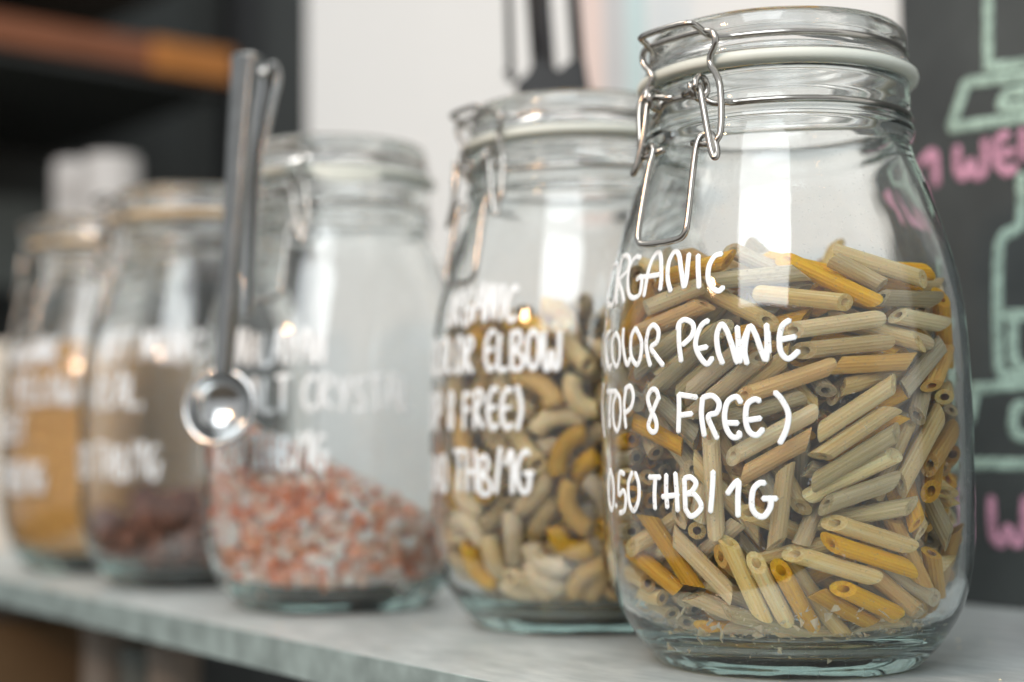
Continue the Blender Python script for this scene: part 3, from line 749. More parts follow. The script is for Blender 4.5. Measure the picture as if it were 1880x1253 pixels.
2,1066,-1003,10820,2485,6082,-6649,3553,2,
0,3839,-3034,10623,35,-3474,-7012,6226,1,
1,-5102,-1709,11357,3877,2672,7352,-4877,2,
1,-1236,-1540,11261,4666,8303,2698,-1421,1,
0,-600,-2229,11085,3652,5336,-6624,3783,1,
0,592,-1825,10550,958,3028,-8213,4739,2,
2,3152,-1412,11087,3756,7799,4711,-1694,1,
1,-5153,-1317,12074,1030,3205,-7096,6190,0,
1,-1798,-3050,11430,112,816,8384,-5387,1,
2,688,-2124,11081,110,-898,-8560,5090,1,
2,1998,-3273,10625,6120,7814,-1208,154,1,
0,1670,-2193,10467,4307,6512,5033,-3703,0,
0,-3599,-2275,12064,1668,2432,-7696,5664,1,
0,-3578,-2275,12721,4661,4168,-6647,4089,1,
2,956,-3033,11236,2057,1829,-8234,4963,1,
2,1273,-2486,10865,5550,8226,-1207,252,2,
0,4566,-2358,11455,1466,2315,7488,-6035,1,
1,-5110,-953,12760,1131,0,7735,-6236,1,
2,-1205,-3290,11081,4985,8093,2281,-2109,2,
0,361,-2882,11414,4886,7989,2483,-2479,1,
1,2403,-3084,11216,1561,187,-7684,6204,1,
1,3956,-2314,11400,6303,7666,696,-1008,1,
1,-4381,-1715,12273,1492,2588,-7263,6191,1,
2,-285,-2567,11533,5317,8420,-892,-182,1,
2,682,-2964,11984,5201,7288,-4081,1781,1,
2,1755,-2380,11363,28,-1359,-7879,6007,1,
1,3238,-2304,11130,3749,7323,-5419,1717,1,
0,-3926,-998,12740,6990,5157,-3737,3255,1,
1,-2348,-2349,12188,3776,5099,-6612,4004,2,
2,-734,-3391,11688,3943,5275,-6690,3445,2,
2,2028,-3123,11727,6363,7456,-1972,164,2,
2,4072,-2131,12091,156,-1723,7538,-6339,1,
0,-4833,-1737,13216,6196,7755,594,1053,2,
1,-1294,-2937,11983,2996,3328,-7595,4718,1,
1,1118,-4214,12093,266,714,7772,-6246,1,
2,1203,-3837,11483,2509,1584,-7966,5267,0,
2,3008,-3357,11034,3861,8986,-400,-2044,1,
1,-4274,-924,13263,7254,5363,-2612,3435,2,
1,-2941,-2852,12359,2275,4741,6986,-4852,1,
2,36,-2908,11974,1700,4127,7345,-5113,0,
2,3096,-4038,11177,2772,8398,2970,-3602,2,
0,2629,-3639,11644,5123,7063,3293,-3611,1,
2,-1787,-2577,12410,3350,5655,5953,-4622,1,
0,-979,-3046,12518,1206,3038,7705,-5473,0,
0,186,-3898,12123,5181,7280,-4188,1618,1,
2,3116,-3178,12434,1690,1243,-7015,6811,1,
2,4437,-1075,12349,4485,6321,-4132,4780,1,
2,-4787,969,13136,5534,4173,-4177,5875,11,
1,-457,-3788,12114,1549,4248,7326,-5088,1,
0,-677,-3422,12924,5502,7682,-3054,1177,0,
2,810,-3542,12763,5623,6907,-3948,2255,1,
1,5005,-1044,13056,3567,5120,5735,-5307,12,
2,-2462,-3455,12407,5474,8174,-1783,187,1,
2,-1519,-3016,12817,924,195,-8198,5648,1,
1,-1165,-3069,13346,3059,3290,-7494,4865,1,
2,2446,-3573,12284,2267,2253,-7308,6031,1,
0,3659,-3935,12065,5090,6830,-5180,-782,0,
2,-2154,-3822,12840,4569,7694,3285,-3022,0,
0,-171,-4325,12511,5187,7283,-4158,1661,2,
0,1792,-3905,12236,2642,3544,6771,-5884,0,
2,3547,-2604,12923,5745,5973,3435,-4418,0,
0,-4830,487,10318,9482,754,2547,1743,12,
2,-3104,-2905,13008,2305,5883,6096,-4788,1,
2,-392,-3927,13277,5423,7745,-3007,1252,1,
2,2794,-3116,12970,5980,5926,-4330,3221,1,
0,4307,-1649,12852,3474,3380,-6990,5258,1,
1,-3772,1038,11939,3861,6463,627,-6552,0,
2,3760,-490,13156,6968,1165,4076,-5786,11,
0,2224,1723,3153,6028,3579,-5693,-4295,11,
1,-3360,-378,13108,2891,-1492,-3849,8637,12,
2,-2732,-3524,13144,3926,7829,3678,-3125,10,
1,1406,-4002,12718,2404,3804,6743,-5855,1,
1,2086,-3669,12869,6337,7534,846,-1538,0,
1,4535,486,13430,3193,3323,-4958,7361,11,
1,489,-3665,13272,1266,2967,-6580,6804,0,
1,2868,-945,12797,1227,-2491,3062,-9106,2,
2,3958,307,13268,67,220,-3723,9278,12,
0,1304,-4021,13359,2771,2068,7235,-5975,1,
0,1166,-1608,13133,8297,4514,3061,1191,0,
0,2960,-403,13076,8945,1910,3240,-2418,12,
1,-4282,2037,11164,7337,-2821,-122,6180,11,
2,145,-1550,13305,1926,-3491,4064,-8221,2,
1,2400,-1871,13385,2479,4176,-414,8732,10,
2,-431,2123,2598,5039,-6041,3456,-5115,12,
2,519,-1026,13451,8024,2035,5182,-2148,1,
2,1054,-584,13016,5991,5331,141,5972,1,
2,1605,-289,12665,8586,3976,3080,987,11,
2,-1885,-555,13422,3914,-1322,-2909,8630,11,
1,605,61,13314,8398,3593,4067,150,2,
0,1983,1410,11951,518,5001,-1364,8536,10,
2,2784,2993,2647,2509,-4854,1821,-8175,11,
2,-1983,663,12969,5013,5812,83,6410,0,
1,1514,1090,12684,8023,5371,2205,1387,2,
1,-3788,967,13151,5512,4397,3152,-6353,1,
2,443,1442,13278,6546,2509,3394,6272,12,
2,1326,101,13122,8044,1592,4884,-2985,1,
1,-3587,1520,11279,8130,-1577,-4532,3297,1,
2,-2538,2953,13267,1046,-5217,4149,-7381,10,
2,58,2341,13286,7502,-1263,5746,-3019,1,
2,663,2034,12882,5018,-1784,5369,-6543,0,
2,-638,189,12535,1811,2930,-5247,-7785,0,
0,-2688,2250,12267,3821,4159,4812,6704,1,
2,1775,3773,13226,5872,-2449,4629,-6172,11,
0,-4091,1975,12312,5109,2671,-5394,6138,11,
2,-624,3110,13013,7212,3550,4857,3434,0,
2,3494,1252,13059,4864,2360,-5634,6248,11,
1,1150,3069,2409,6872,5186,110,5086,11,
0,-3471,2939,12654,6655,9,7378,1128,11,
1,1956,1587,12844,6898,6390,3376,432,10,
1,2378,2354,12272,5681,-449,5694,-5925,11,
2,-4212,1164,10789,8857,1626,4157,-1277,11,
1,-1356,511,11963,620,-6272,4441,-6368,0,
2,1351,3835,12120,7217,1035,5896,-3475,10,
1,4002,3130,13191,7045,-2967,-5771,-2873,10,
1,-2203,2197,10820,9449,-320,3197,619,1,
2,1546,374,11560,3932,1753,4752,-7673,12,
0,-2138,3898,12659,7500,-2537,6029,-980,10,
2,1483,891,12043,6186,5660,4740,2688,0,
0,2854,2142,11797,899,-1515,6354,-7518,11,
0,-1301,2333,12323,2291,-1371,-6011,7533,2,
1,-789,1898,12590,351,3720,1525,-9150,2,
0,-778,4901,12916,7049,1772,5272,4402,11,
2,1673,3095,12822,2445,-4039,3604,-8045,11,
2,2356,4536,12807,1434,-6597,1884,7132,12,
1,-4720,2747,11298,303,-4340,-8205,3709,10,
1,-268,1037,11701,3082,-381,7122,-6295,1,
2,565,3646,13244,7361,85,6062,-3011,10,
2,1157,5160,12075,6328,4934,4387,4045,11,
2,2999,4025,11975,7412,5303,224,4110,11,
2,-2195,1736,11486,3336,3446,-7452,-4633,1,
0,-744,4226,12230,6815,-3209,5430,-3711,10,
2,771,2086,11610,2000,-351,6607,7227,10,
2,-2658,2691,11827,6006,4825,-6087,-1893,12,
1,369,3032,12422,3377,7548,-85,5622,1,
2,1706,3916,11008,1007,-3076,1240,-9380,11,
2,48,-5216,12971,1372,9308,3260,925,0,
2,-1715,4527,13181,5089,4501,4002,6151,11,
0,-3273,-4604,9230,84,7745,6323,-191,1,
0,1494,2836,11041,7225,-4061,5592,-192,11,
1,-5332,1437,10857,9464,-2282,375,-2254,12,
2,-441,-3039,9758,3114,6827,5103,4202,2,
0,3078,1613,13490,8213,1391,4599,-3074,10,
1,1999,4012,12682,7938,2694,5395,-789,12,
2,-451,2285,10994,5832,302,4671,6639,12,
2,-1191,-5144,12488,2084,8848,3898,1476,1,
2,-334,-4573,10757,145,-4449,7025,5553,1,
2,226,-4968,10124,3449,8000,-2328,-4323,1,
2,773,-3374,9829,6384,-6344,4344,-365,2,
1,-3571,-3993,8967,702,9509,-2681,-1375,1,
2,-2582,4580,12125,6823,-2349,6797,1319,12,
1,-2420,-3806,10427,6149,4216,-1206,-6555,1,
1,1766,-3817,9798,5956,542,-7802,1831,0,
2,964,4073,6580,6078,-2912,-1905,-7138,12,
2,176,4842,12691,6082,-2236,4665,-6020,10,
]
ELBOW = [
1,-1289,-3029,1376,5460,5528,4606,4291,2,
0,1161,-5427,4402,9762,694,-1979,553,12,
0,5423,-460,3678,3421,-6030,6237,3611,10,
1,-2832,4609,4451,1475,8867,-4360,-430,0,
1,-2381,-4735,3221,5096,1649,8425,-575,2,
0,5098,-1369,3046,3337,-4776,7017,4101,11,
1,686,5570,6302,752,-2502,193,9651,11,
1,-4401,-86,1798,6667,6311,2341,-3200,0,
0,3949,-3391,3012,9562,1279,2501,-821,11,
1,3647,4227,5668,1307,-9007,2755,3095,11,
1,-3501,4382,5602,3174,-744,-413,-9445,1,
1,-985,-4107,1628,5796,2818,-6441,-4121,10,
0,4911,2455,6477,3567,71,-1323,-9248,11,
1,-1351,5268,4554,8625,-871,391,-4970,0,
1,-5013,521,2687,5794,7044,3263,-2482,1,
0,-449,-5250,3276,4222,4806,-454,-7673,2,
0,-532,5496,4088,625,9900,860,-924,12,
0,-4826,2413,4102,2207,9677,-1215,-107,1,
1,469,-4700,2234,5900,5308,-4298,-4307,11,
1,5596,-271,5107,6908,1228,1353,-6996,10,
0,-4543,1828,2512,8191,-3928,-1972,-3687,0,
1,-3762,-3783,3662,8126,2741,-175,5140,0,
1,3333,-2175,1667,7759,4731,3591,-2125,11,
1,1788,5246,4499,383,9935,-1065,-99,10,
0,-4908,-2409,5334,9144,-2299,-344,3313,0,
0,2263,-2889,1448,2018,-226,7497,6299,12,
0,5137,2149,4840,4125,6542,-3633,5196,11,
1,-3630,4084,8833,1984,-1482,-9420,2266,1,
1,2955,-4052,2675,522,-4774,8350,2687,10,
1,4843,97,2366,4099,7302,-5462,-189,10,
1,-1777,4773,2881,25,-6227,-1079,7750,0,
1,-5007,-2003,4401,9378,-2256,-557,2578,0,
0,4503,-1544,2420,3770,-8197,4246,757,11,
1,988,5171,3259,3211,8001,4053,3039,12,
0,-5359,1447,4412,3122,6256,5575,-4476,1,
1,1595,-1097,1359,6218,6303,3311,3262,10,
1,3739,3409,2721,1830,9455,-2279,-1434,12,
0,-4648,-1720,2391,4978,-1146,-6104,-6053,2,
1,3998,-1962,1996,2461,-2824,-8180,-4366,11,
1,-3931,1809,1957,3071,3116,7845,-4394,2,
1,-4325,-3419,4354,8588,1537,2262,-4333,2,
1,4389,-3234,4959,812,-4093,-8274,3759,12,
1,4181,3616,4408,3279,7249,-2472,5530,10,
1,-5479,-608,4262,4983,-3602,-5458,-5692,2,
1,1601,-5211,5369,5944,-1549,-2382,7523,12,
1,5150,1383,3752,3727,2934,-2549,8426,10,
1,-1974,4845,4531,8549,-1773,-1208,-4724,1,
0,169,-5502,4015,1986,-176,9777,655,11,
0,5197,-1717,5641,3566,9204,1602,104,11,
0,602,5533,4786,710,9379,246,3386,11,
1,4779,-2691,6941,698,-1473,-2972,9408,11,
1,2514,4345,2773,3556,-3891,2110,-8232,12,
0,-4490,804,3259,1980,6828,6349,3025,1,
1,-2086,-4214,2252,4936,6569,1222,5567,2,
1,2200,3591,1854,1614,-4825,-1232,-8520,10,
1,-3585,3785,3043,1489,8508,4840,1402,2,
1,-3664,-3991,6683,453,3571,-6260,-6917,2,
0,3170,-4389,4308,3214,-8535,-1723,-3722,11,
0,-1165,4372,1941,882,5700,3271,7485,11,
1,-4048,-2454,3398,283,-4965,-8451,1962,2,
0,1628,-4951,2836,6720,353,6966,2488,11,
0,4585,2698,3215,5844,1972,763,7834,11,
1,-3841,1514,3219,8508,-313,-3372,-4017,0,
1,-2334,-5062,5436,4020,1589,8966,-960,0,
1,4011,2315,3525,5886,2560,318,7661,11,
0,216,5004,2462,484,4882,-1946,-8494,10,
1,-685,-5375,5027,3896,-1477,2535,-8730,12,
1,4190,1953,2227,4535,-7901,-956,4012,10,
1,700,1854,1359,3031,3027,6438,6340,12,
1,3419,1550,1545,1053,6180,-4447,-6398,10,
0,-2768,3517,2965,2679,8616,4237,-792,2,
1,-3846,-2635,5013,6702,-1425,-3965,-6110,1,
1,2557,2626,1980,1323,9207,-1824,-3188,11,
1,-652,4573,4191,987,9228,3022,-2175,1,
0,-3365,-2760,1800,8388,4866,978,-2239,1,
1,189,4330,2797,1961,9763,-172,902,1,
1,-3650,-1027,1526,6974,6291,891,-3314,0,
1,873,-4677,4151,9897,522,950,938,0,
0,5405,765,5441,2588,-8911,-3430,1461,11,
1,-2403,-4839,4362,4149,-3073,8176,-2548,2,
1,4393,-402,3238,7665,5454,-1592,2994,11,
1,1014,3533,1885,6665,-3946,-1857,-6046,10,
1,2236,-2286,2191,6850,5707,3112,3291,2,
1,1914,3145,2642,3150,3102,4281,7882,1,
1,-3222,2279,1675,5682,7910,2269,36,2,
0,1987,-3238,2447,1078,-8494,2459,4544,0,
1,2771,2132,3044,1018,9223,-1679,-3329,11,
0,-1976,3900,2552,7983,-1655,3145,-4863,0,
1,-3201,-2384,2443,1037,-2190,-8383,-4885,1,
1,4364,988,3436,4506,-8427,-1411,2587,10,
1,-644,3660,2041,1865,1832,-2827,-9229,0,
1,-3798,176,2527,3157,-58,8891,3314,2,
0,428,-3299,1433,6434,5750,4234,-2757,10,
1,934,4023,3437,3452,8418,4070,-816,1,
0,-4153,3015,3170,3626,940,9249,-651,2,
1,3081,-2153,2863,560,-1636,-8370,-5192,10,
0,3945,519,1953,2323,9538,-1554,-1102,10,
1,-5143,-774,3364,139,1082,-6476,-7541,2,
1,4636,-2649,3869,159,-9747,-355,2200,11,
1,2448,4505,3733,4528,3832,-7835,-1851,11,
0,-1885,-3218,2300,555,-6846,2004,-6986,0,
0,2131,-5032,5859,1358,5882,7559,2532,10,
0,-2424,2846,1482,3888,2299,7500,-4832,0,
1,1504,-3814,2230,2670,1736,-277,9475,11,
1,1448,411,1578,5193,5795,703,-6241,10,
1,-3426,-636,2270,6907,4953,-1319,-5101,2,
0,3019,-488,1458,4868,5267,4299,5485,10,
1,-5177,-349,5186,7594,5085,709,-3997,1,
0,-713,-4230,2745,8737,4236,-2073,1194,0,
1,1862,2850,3322,4825,8343,-2229,-1462,10,
0,-2819,1928,2232,3027,1122,-5317,-7830,2,
1,-2237,-3978,3288,7176,1728,6712,-683,0,
1,2985,929,2032,2564,9037,2022,-2771,10,
1,-4317,-1307,4135,9486,-682,-2299,-2067,1,
0,581,-3713,2741,8758,1664,2250,3934,0,
1,4390,2910,5772,8146,-2187,2746,4617,10,
1,-2428,-3916,4493,5245,2120,8244,160,2,
0,4100,-126,4096,3641,3911,-2188,8165,10,
1,3301,-362,2309,6066,5248,3825,4586,10,
0,2386,4689,5196,4190,-1806,-2299,-8596,10,
1,-2528,-3134,3569,8288,-231,-5278,-1843,1,
1,3078,3563,4719,9887,165,1447,350,11,
1,-2048,2359,2945,1076,-1802,5945,7762,0,
1,-2899,-1505,2722,8200,3780,-2028,-3789,0,
1,2791,-3821,4595,4455,-1490,8190,3295,10,
1,-1078,3231,3013,2594,9261,2289,1507,1,
0,-4161,-583,3799,4445,1850,8690,-1145,2,
1,2276,-4342,3715,1509,-898,-6464,7425,11,
0,2891,590,2965,2887,8307,-3811,-2852,12,
1,-3858,2596,4219,3155,5122,7953,-743,1,
1,-45,-3185,2769,9022,2360,598,3561,2,
1,4755,-2636,9385,7927,4110,-456,-4480,11,
0,1531,4208,4350,3908,8774,2625,-922,1,
0,2469,-514,2977,5115,6722,1824,5033,10,
1,1675,2546,3963,4616,8187,-2634,-2171,1,
1,-4091,3564,5343,666,-861,-9899,-905,0,
1,-2385,4708,6187,469,-1323,-9222,3602,0,
0,4441,719,4677,3561,3736,-3581,7781,11,
1,-177,3163,3487,1714,-3407,-4178,-8246,2,
1,-5396,565,5584,2829,-1469,8361,4465,0,
0,-8,-4450,4057,7531,2205,-1005,6117,1,
1,5585,-514,7267,2051,6587,-6983,1907,10,
0,-2968,913,3873,6563,3605,6533,-1116,1,
1,-2608,-2216,3818,2327,2288,9280,1795,0,
1,4752,-1555,4498,2838,9266,-1703,-1785,12,
1,-3335,2996,4717,8564,1475,552,-4916,0,
0,1633,-3777,4076,8211,3648,-474,4364,1,
1,-2365,3108,3890,5979,7503,-2628,-1029,0,
1,-3345,-1416,4277,6520,2363,-939,-7143,0,
1,3729,-917,4146,1325,-8403,4616,2516,11,
1,305,4412,4762,8264,-1786,4648,2630,0,
1,-4264,726,4144,4591,-490,-5539,-6928,0,
1,783,-3810,4716,217,-5544,8091,1935,10,
1,1475,3926,5285,4017,9015,1488,-609,10,
0,-4608,3088,6308,12,5133,8302,-2175,0,
1,-2076,-4361,5348,965,8512,-1612,4900,1,
1,2799,-1377,3569,4329,6661,1404,5909,11,
1,-4721,2005,5599,943,-4112,-1233,8982,2,
1,-4017,-3615,5803,2001,-2785,6597,-6688,2,
1,3953,-2236,4560,2620,1994,2629,9069,12,
0,3370,2715,4340,2476,-6403,-4677,5568,10,
1,-4837,-1422,6061,9272,1501,-3091,-1491,1,
1,-343,-5426,11498,9821,-446,1710,-651,10,
0,4704,1523,5549,1863,4535,2481,8356,11,
1,2179,-2860,3816,672,7227,-6564,-2057,11,
1,-3632,-249,4552,1852,6217,6489,3976,2,
1,-4223,716,5168,7283,5320,659,-4268,1,
0,-3071,1902,4741,703,7208,6675,1730,0,
1,-2775,3332,5208,7823,-1013,-3499,-5053,1,
0,-1552,-2896,4079,1030,-2439,7896,5536,1,
1,3733,-3913,9904,1104,-2910,-9135,2620,10,
0,3179,2809,5309,9308,84,3635,380,10,
0,404,-5384,5996,5035,1892,1963,-8198,10,
0,3348,1611,4322,2295,8306,-2209,-4567,0,
1,-1375,4450,5572,796,8424,5305,506,1,
0,-743,-3870,3931,6761,4908,-4302,3421,0,
0,2605,415,3992,4572,-401,-4860,-7438,10,
1,-3195,4384,11491,9226,-206,2114,3221,0,
1,3426,-8,4818,7826,-772,4297,4438,10,
0,355,3535,4867,1404,8924,2803,-3247,0,
0,-4068,2082,6207,7024,2979,-3144,-5648,1,
1,5056,-2123,7463,1226,117,9529,2771,11,
1,-1703,-2481,4742,7119,6028,-3571,489,0,
1,1666,-3251,4900,2165,-1577,-9099,-3166,11,
1,2994,1890,5099,7090,2589,4066,5147,10,
1,-3026,-106,5016,6288,3379,-2450,-6561,2,
0,2749,589,4936,1154,3397,6060,7099,12,
0,-449,5513,6202,257,9915,-1078,-679,1,
1,-2618,-4975,7792,878,2355,9674,-321,1,
0,2710,-1204,4632,1210,-6438,3945,6444,11,
1,3185,-4454,5609,6869,3427,-662,-6375,11,
1,-2392,-2479,5245,6121,6054,-5068,-452,0,
1,2595,4230,6009,828,-2483,-3165,-9118,10,
0,412,5586,8305,9807,142,-1890,-476,11,
1,225,-5579,8984,183,9585,-93,-2842,10,
1,-5353,1015,6839,6892,7181,-814,-509,0,
0,-389,-4127,4937,8541,3336,-3989,104,2,
1,5083,1164,6536,2177,9381,-729,-2594,10,
1,-3855,1040,5802,3673,6558,6324,1874,1,
1,-1554,3411,4622,4736,2383,-3966,-7494,2,
1,2840,-2232,5097,3974,7275,-1140,5476,1,
1,-3412,3811,6901,1943,4437,-690,-8722,0,
1,2559,-2995,5531,5408,6786,874,4892,12,
1,-1302,5297,8690,6512,-3208,2041,-6568,0,
1,-5141,-752,6542,2895,1459,9335,1533,0,
0,3755,1108,6072,4497,-4158,-721,-7872,11,
1,1163,4865,6998,8950,-2626,132,-3604,10,
0,-5528,-605,9952,109,6602,7497,-449,0,
0,2112,5095,6639,275,9425,3042,-1358,12,
1,-4690,2564,7658,3391,-1906,5399,7465,1,
1,-967,-3413,5200,3206,4751,5362,6196,0,
0,4123,-701,5470,3199,-6841,1959,-6255,11,
1,-4220,3564,9512,1230,8888,3633,-2510,0,
1,-1412,-5254,6257,7954,1885,-970,-5677,1,
1,3560,-1657,5893,240,5943,-2325,7695,10,
1,-5331,-1191,7886,4160,8797,2300,-161,1,
1,1017,-4826,6605,2853,-9295,126,2335,10,
1,3305,3784,6798,848,-5374,-7770,3167,10,
0,4460,1549,12057,1806,5529,-488,-8120,10,
1,2156,-4897,7248,9229,2889,-180,-2539,12,
1,5006,121,6434,3358,7585,-5127,-2214,10,
0,3157,4651,7760,742,-9364,2666,2159,11,
1,-1845,-1045,12607,6407,4863,-2757,-5263,0,
0,4697,-804,7244,4837,-5572,-6556,-1604,11,
1,-743,3265,5066,1200,-1089,-5734,-8031,0,
0,-5477,1227,8183,1204,7529,6244,-1695,1,
1,1898,3913,6516,1122,-4152,-8408,3287,11,
0,-4985,2227,8756,9370,-1550,297,-3116,0,
1,-1612,-3333,6014,1750,-1726,8425,4794,0,
0,3805,-3894,6233,1138,703,9814,1379,10,
1,-1120,5253,7644,30,7119,5465,-4410,0,
1,-3172,-2964,5975,773,547,-8371,-5388,2,
0,3983,-2930,6006,216,-4288,8554,2897,11,
0,3978,2813,6841,5469,7793,-3044,-318,12,
1,-4969,-2189,9772,5140,-1282,-5250,-6662,1,
1,3082,-4388,7517,723,-7942,5845,1494,10,
0,5444,1263,9492,6391,-927,478,7620,11,
0,959,5472,9957,9958,428,596,-552,12,
1,-337,-4878,6167,2084,-973,8754,4252,11,
1,5322,-229,11331,1030,-1945,9422,2526,11,
1,-313,4733,6209,752,-4959,814,8613,0,
0,-5174,26,7532,2352,8441,4656,1243,1,
1,3397,-2944,6639,4060,854,3209,-8514,12,
1,1790,5158,9161,6337,542,113,7716,10,
0,-5478,854,9486,1415,6704,6963,-2137,1,
1,-1262,-5429,8722,9130,194,3785,-1513,1,
1,2539,2574,5880,5658,5442,150,6193,12,
1,-2780,2483,6002,4432,7150,5375,-586,2,
1,-2465,-4203,7243,626,9849,-770,1420,2,
0,2304,-3211,6192,5460,7147,450,4348,2,
1,-2215,4185,7079,5117,6097,5843,1578,0,
1,-3743,-4059,7984,2262,2991,-2033,9044,0,
0,-4607,-2328,6729,4804,8373,1305,-2263,1,
1,-2292,4633,8287,3473,3574,8602,-1082,0,
0,5580,-35,9322,6937,2202,1939,-6578,11,
1,-31,5521,10538,655,60,-9970,-415,11,
0,-3969,287,6524,4131,-3773,7968,-2282,2,
1,2685,-4618,9489,2061,-6743,6984,1227,11,
0,2970,4661,9126,1787,-9191,1069,3344,12,
1,-4198,-3444,11242,709,8815,-4666,174,0,
1,3192,2905,12694,2051,3716,-5844,6916,10,
1,-1751,2741,5534,4815,5987,6248,-1386,2,
1,-5187,-273,12263,2699,-2534,-2844,-8843,0,
1,1257,-3479,6166,3276,5718,-4029,6351,10,
1,-4131,-805,6729,5866,2345,-1093,-7674,0,
1,4814,1953,7696,353,-9328,-1786,3109,10,
1,-4750,2401,10975,213,-5877,-8010,-1122,2,
1,-1915,-2761,6440,7959,5029,-3270,815,2,
0,3779,-870,6295,5701,5731,2373,5387,11,
0,-2633,-4867,10043,1884,4201,-936,8828,0,
0,-172,-3203,12873,5441,-4146,6056,-4066,10,
1,-4304,972,7497,9100,1538,-3498,-1611,0,
0,802,-5265,11141,6573,-774,-386,7487,11,
0,2294,1423,6640,7846,6102,-1094,62,11,
1,-5124,-1951,8421,8303,-2968,-2781,-3811,1,
0,3934,461,6680,4290,8103,304,-3981,11,
0,-278,3681,5971,5143,5350,6600,-1167,0,
0,-4545,-757,8508,3379,1678,8755,-3019,1,
1,-836,-4839,6928,8953,4085,-908,1524,2,
1,1459,3706,7145,2772,-751,4249,8585,1,
1,-3706,-2102,6540,3253,-6824,-5371,-3743,0,
1,-48,-4703,8552,3705,4541,-7879,-1891,1,
0,-3697,2176,6923,6176,630,-5258,-5814,1,
1,-3717,-3318,8858,5905,4105,3,-6948,0,
1,2551,3418,7187,1523,-2615,-2379,-9229,12,
0,-3008,-2825,6822,3384,-3834,7455,4274,1,
1,4664,2757,8410,592,9884,-945,-1028,11,
1,829,-5509,7909,3793,485,-9226,512,10,
1,3657,1454,7389,3898,3212,1265,8537,12,
1,-1785,2835,6645,3307,4210,-4687,-7026,2,
1,2630,-4618,10962,5154,6418,-850,-5615,11,
1,45,4575,7052,4481,8558,2461,797,0,
1,-3386,-922,6880,239,7258,5963,3423,1,
1,604,-4028,6853,4777,656,-8308,-2780,10,
1,786,4796,9400,564,232,-406,9973,1,
1,-4780,1519,10044,5048,-253,-267,8624,2,
1,-212,-2783,12243,892,1757,5738,7949,0,
0,4081,-3133,8426,3438,9147,-2089,-401,11,
1,2460,2204,7260,6826,5727,-3573,-2798,1,
1,-2344,-2144,7313,1457,3164,8194,4553,0,
0,4467,2446,11743,8246,-2574,-4579,2099,11,
1,-3268,2611,7380,5651,77,-5819,-5848,2,
0,665,-3051,7099,6552,4489,-335,6067,1,
1,4950,694,7779,7047,-4988,816,-4980,11,
1,-597,3578,6966,5017,8440,1480,1186,2,
0,3023,-1204,6883,4009,-4571,5183,6015,0,
0,-2070,-4627,9084,3017,2781,-3691,8339,1,
1,1814,3850,8641,5212,-462,-3115,-7932,11,
0,-4147,2337,8624,1612,5748,7585,-2614,2,
1,3729,-3524,8959,1569,-930,3704,9108,12,
1,-2579,3514,7888,5011,8466,622,1682,0,
0,-4423,-3016,7852,2867,-5048,7842,2191,1,
0,2321,-4925,8513,9209,2800,-285,-2698,10,
1,4186,3740,8682,4068,467,-319,9117,11,
1,-3873,-2207,8077,2404,3973,8506,2465,2,
1,2465,-3638,7476,2725,3088,-9058,-990,11,
1,5191,-1544,10906,4087,-6799,-4027,-4567,10,
1,-1442,2939,7439,5732,8186,230,-282,1,
0,584,-4811,7706,9286,-494,3640,518,1,
0,3938,-2010,7431,1456,-129,-6005,7862,12,
1,470,3924,7392,1256,-1378,-4955,-8483,1,
1,-4182,58,7824,2587,-2368,9232,-1568,2,
1,3063,-2662,7764,1804,6915,-6913,-1067,10,
1,-1285,4306,12390,2251,-569,5427,-8072,2,
1,-1272,-4294,7274,8363,4347,-3324,347,11,
1,3736,2833,8343,649,-7164,6493,2468,11,
0,-3449,2518,8487,6926,-3988,-3486,-4896,2,
1,1566,-4990,9715,27,4395,-8765,-1962,12,
1,-2616,3237,8571,5041,8631,-287,134,0,
1,-4076,-1771,9142,6301,251,-5936,-5000,2,
0,1053,-3919,9033,8803,1883,208,4349,12,
1,3350,454,7442,3202,-6402,-6361,2881,10,
1,-3115,-1197,7841,1250,7216,6212,2787,1,
0,-2186,-3337,7571,4366,-1741,8774,-964,1,
1,5279,-1610,9755,3002,-7455,-4663,-3697,10,
1,1668,-3514,7894,8037,4210,-2416,3442,2,
0,-4007,1030,8587,7414,3002,-1290,-5861,0,
1,4717,2044,9466,826,-2288,-541,-9684,11,
1,-3702,1765,9476,2878,6032,7423,475,1,
0,1018,110,7316,3386,-4493,-6101,5579,10,
1,-4053,2972,10682,8132,-1098,-2152,-5295,1,
0,32,-3807,7614,1196,4008,-8126,-4060,11,
0,-516,4715,8612,657,-8621,-3427,3676,0,
0,-3010,207,7560,5346,-1552,-5545,-6185,2,
1,-1186,-4338,8512,963,4403,-8046,-3866,0,
0,4007,-580,7876,1961,8205,3361,-4188,10,
0,-4769,-541,10470,20,6607,7498,-370,1,
1,-1219,-4583,9687,7904,4556,-789,4019,2,
1,5165,-867,8420,5780,-4049,-4851,-5164,11,
1,2050,2876,8646,756,-1602,-1902,-9656,1,
1,-3536,-4215,10494,9335,206,1139,-3394,1,
1,1627,-1541,7528,6865,5995,-790,4038,11,
1,2937,3159,8404,6868,-4027,-2901,-5309,10,
1,-4450,1558,13015,6496,-3542,6376,2144,10,
1,2656,177,8046,2848,-4747,-2303,-8003,11,
1,-1456,3972,8752,5299,6609,5220,-993,0,
1,-1531,1315,12225,5683,2406,-4131,-6697,0,
0,4732,1117,9337,38,7666,-6409,402,11,
1,-478,3293,7872,4954,6802,3355,-4234,0,
1,-4442,-2297,10632,2444,952,9380,2268,1,
1,-697,-3270,7801,8195,4364,550,3674,2,
0,4384,-1698,8575,8165,-3116,3033,3798,10,
1,-2610,4605,9976,155,4934,7004,5155,1,
0,-1921,-4042,9831,479,-4194,7928,4395,2,
1,4439,60,9198,3259,4626,-3286,7562,12,
0,1351,1058,7547,125,6703,-117,7419,10,
0,-3370,-2686,9580,5750,5833,-1146,-5621,0,
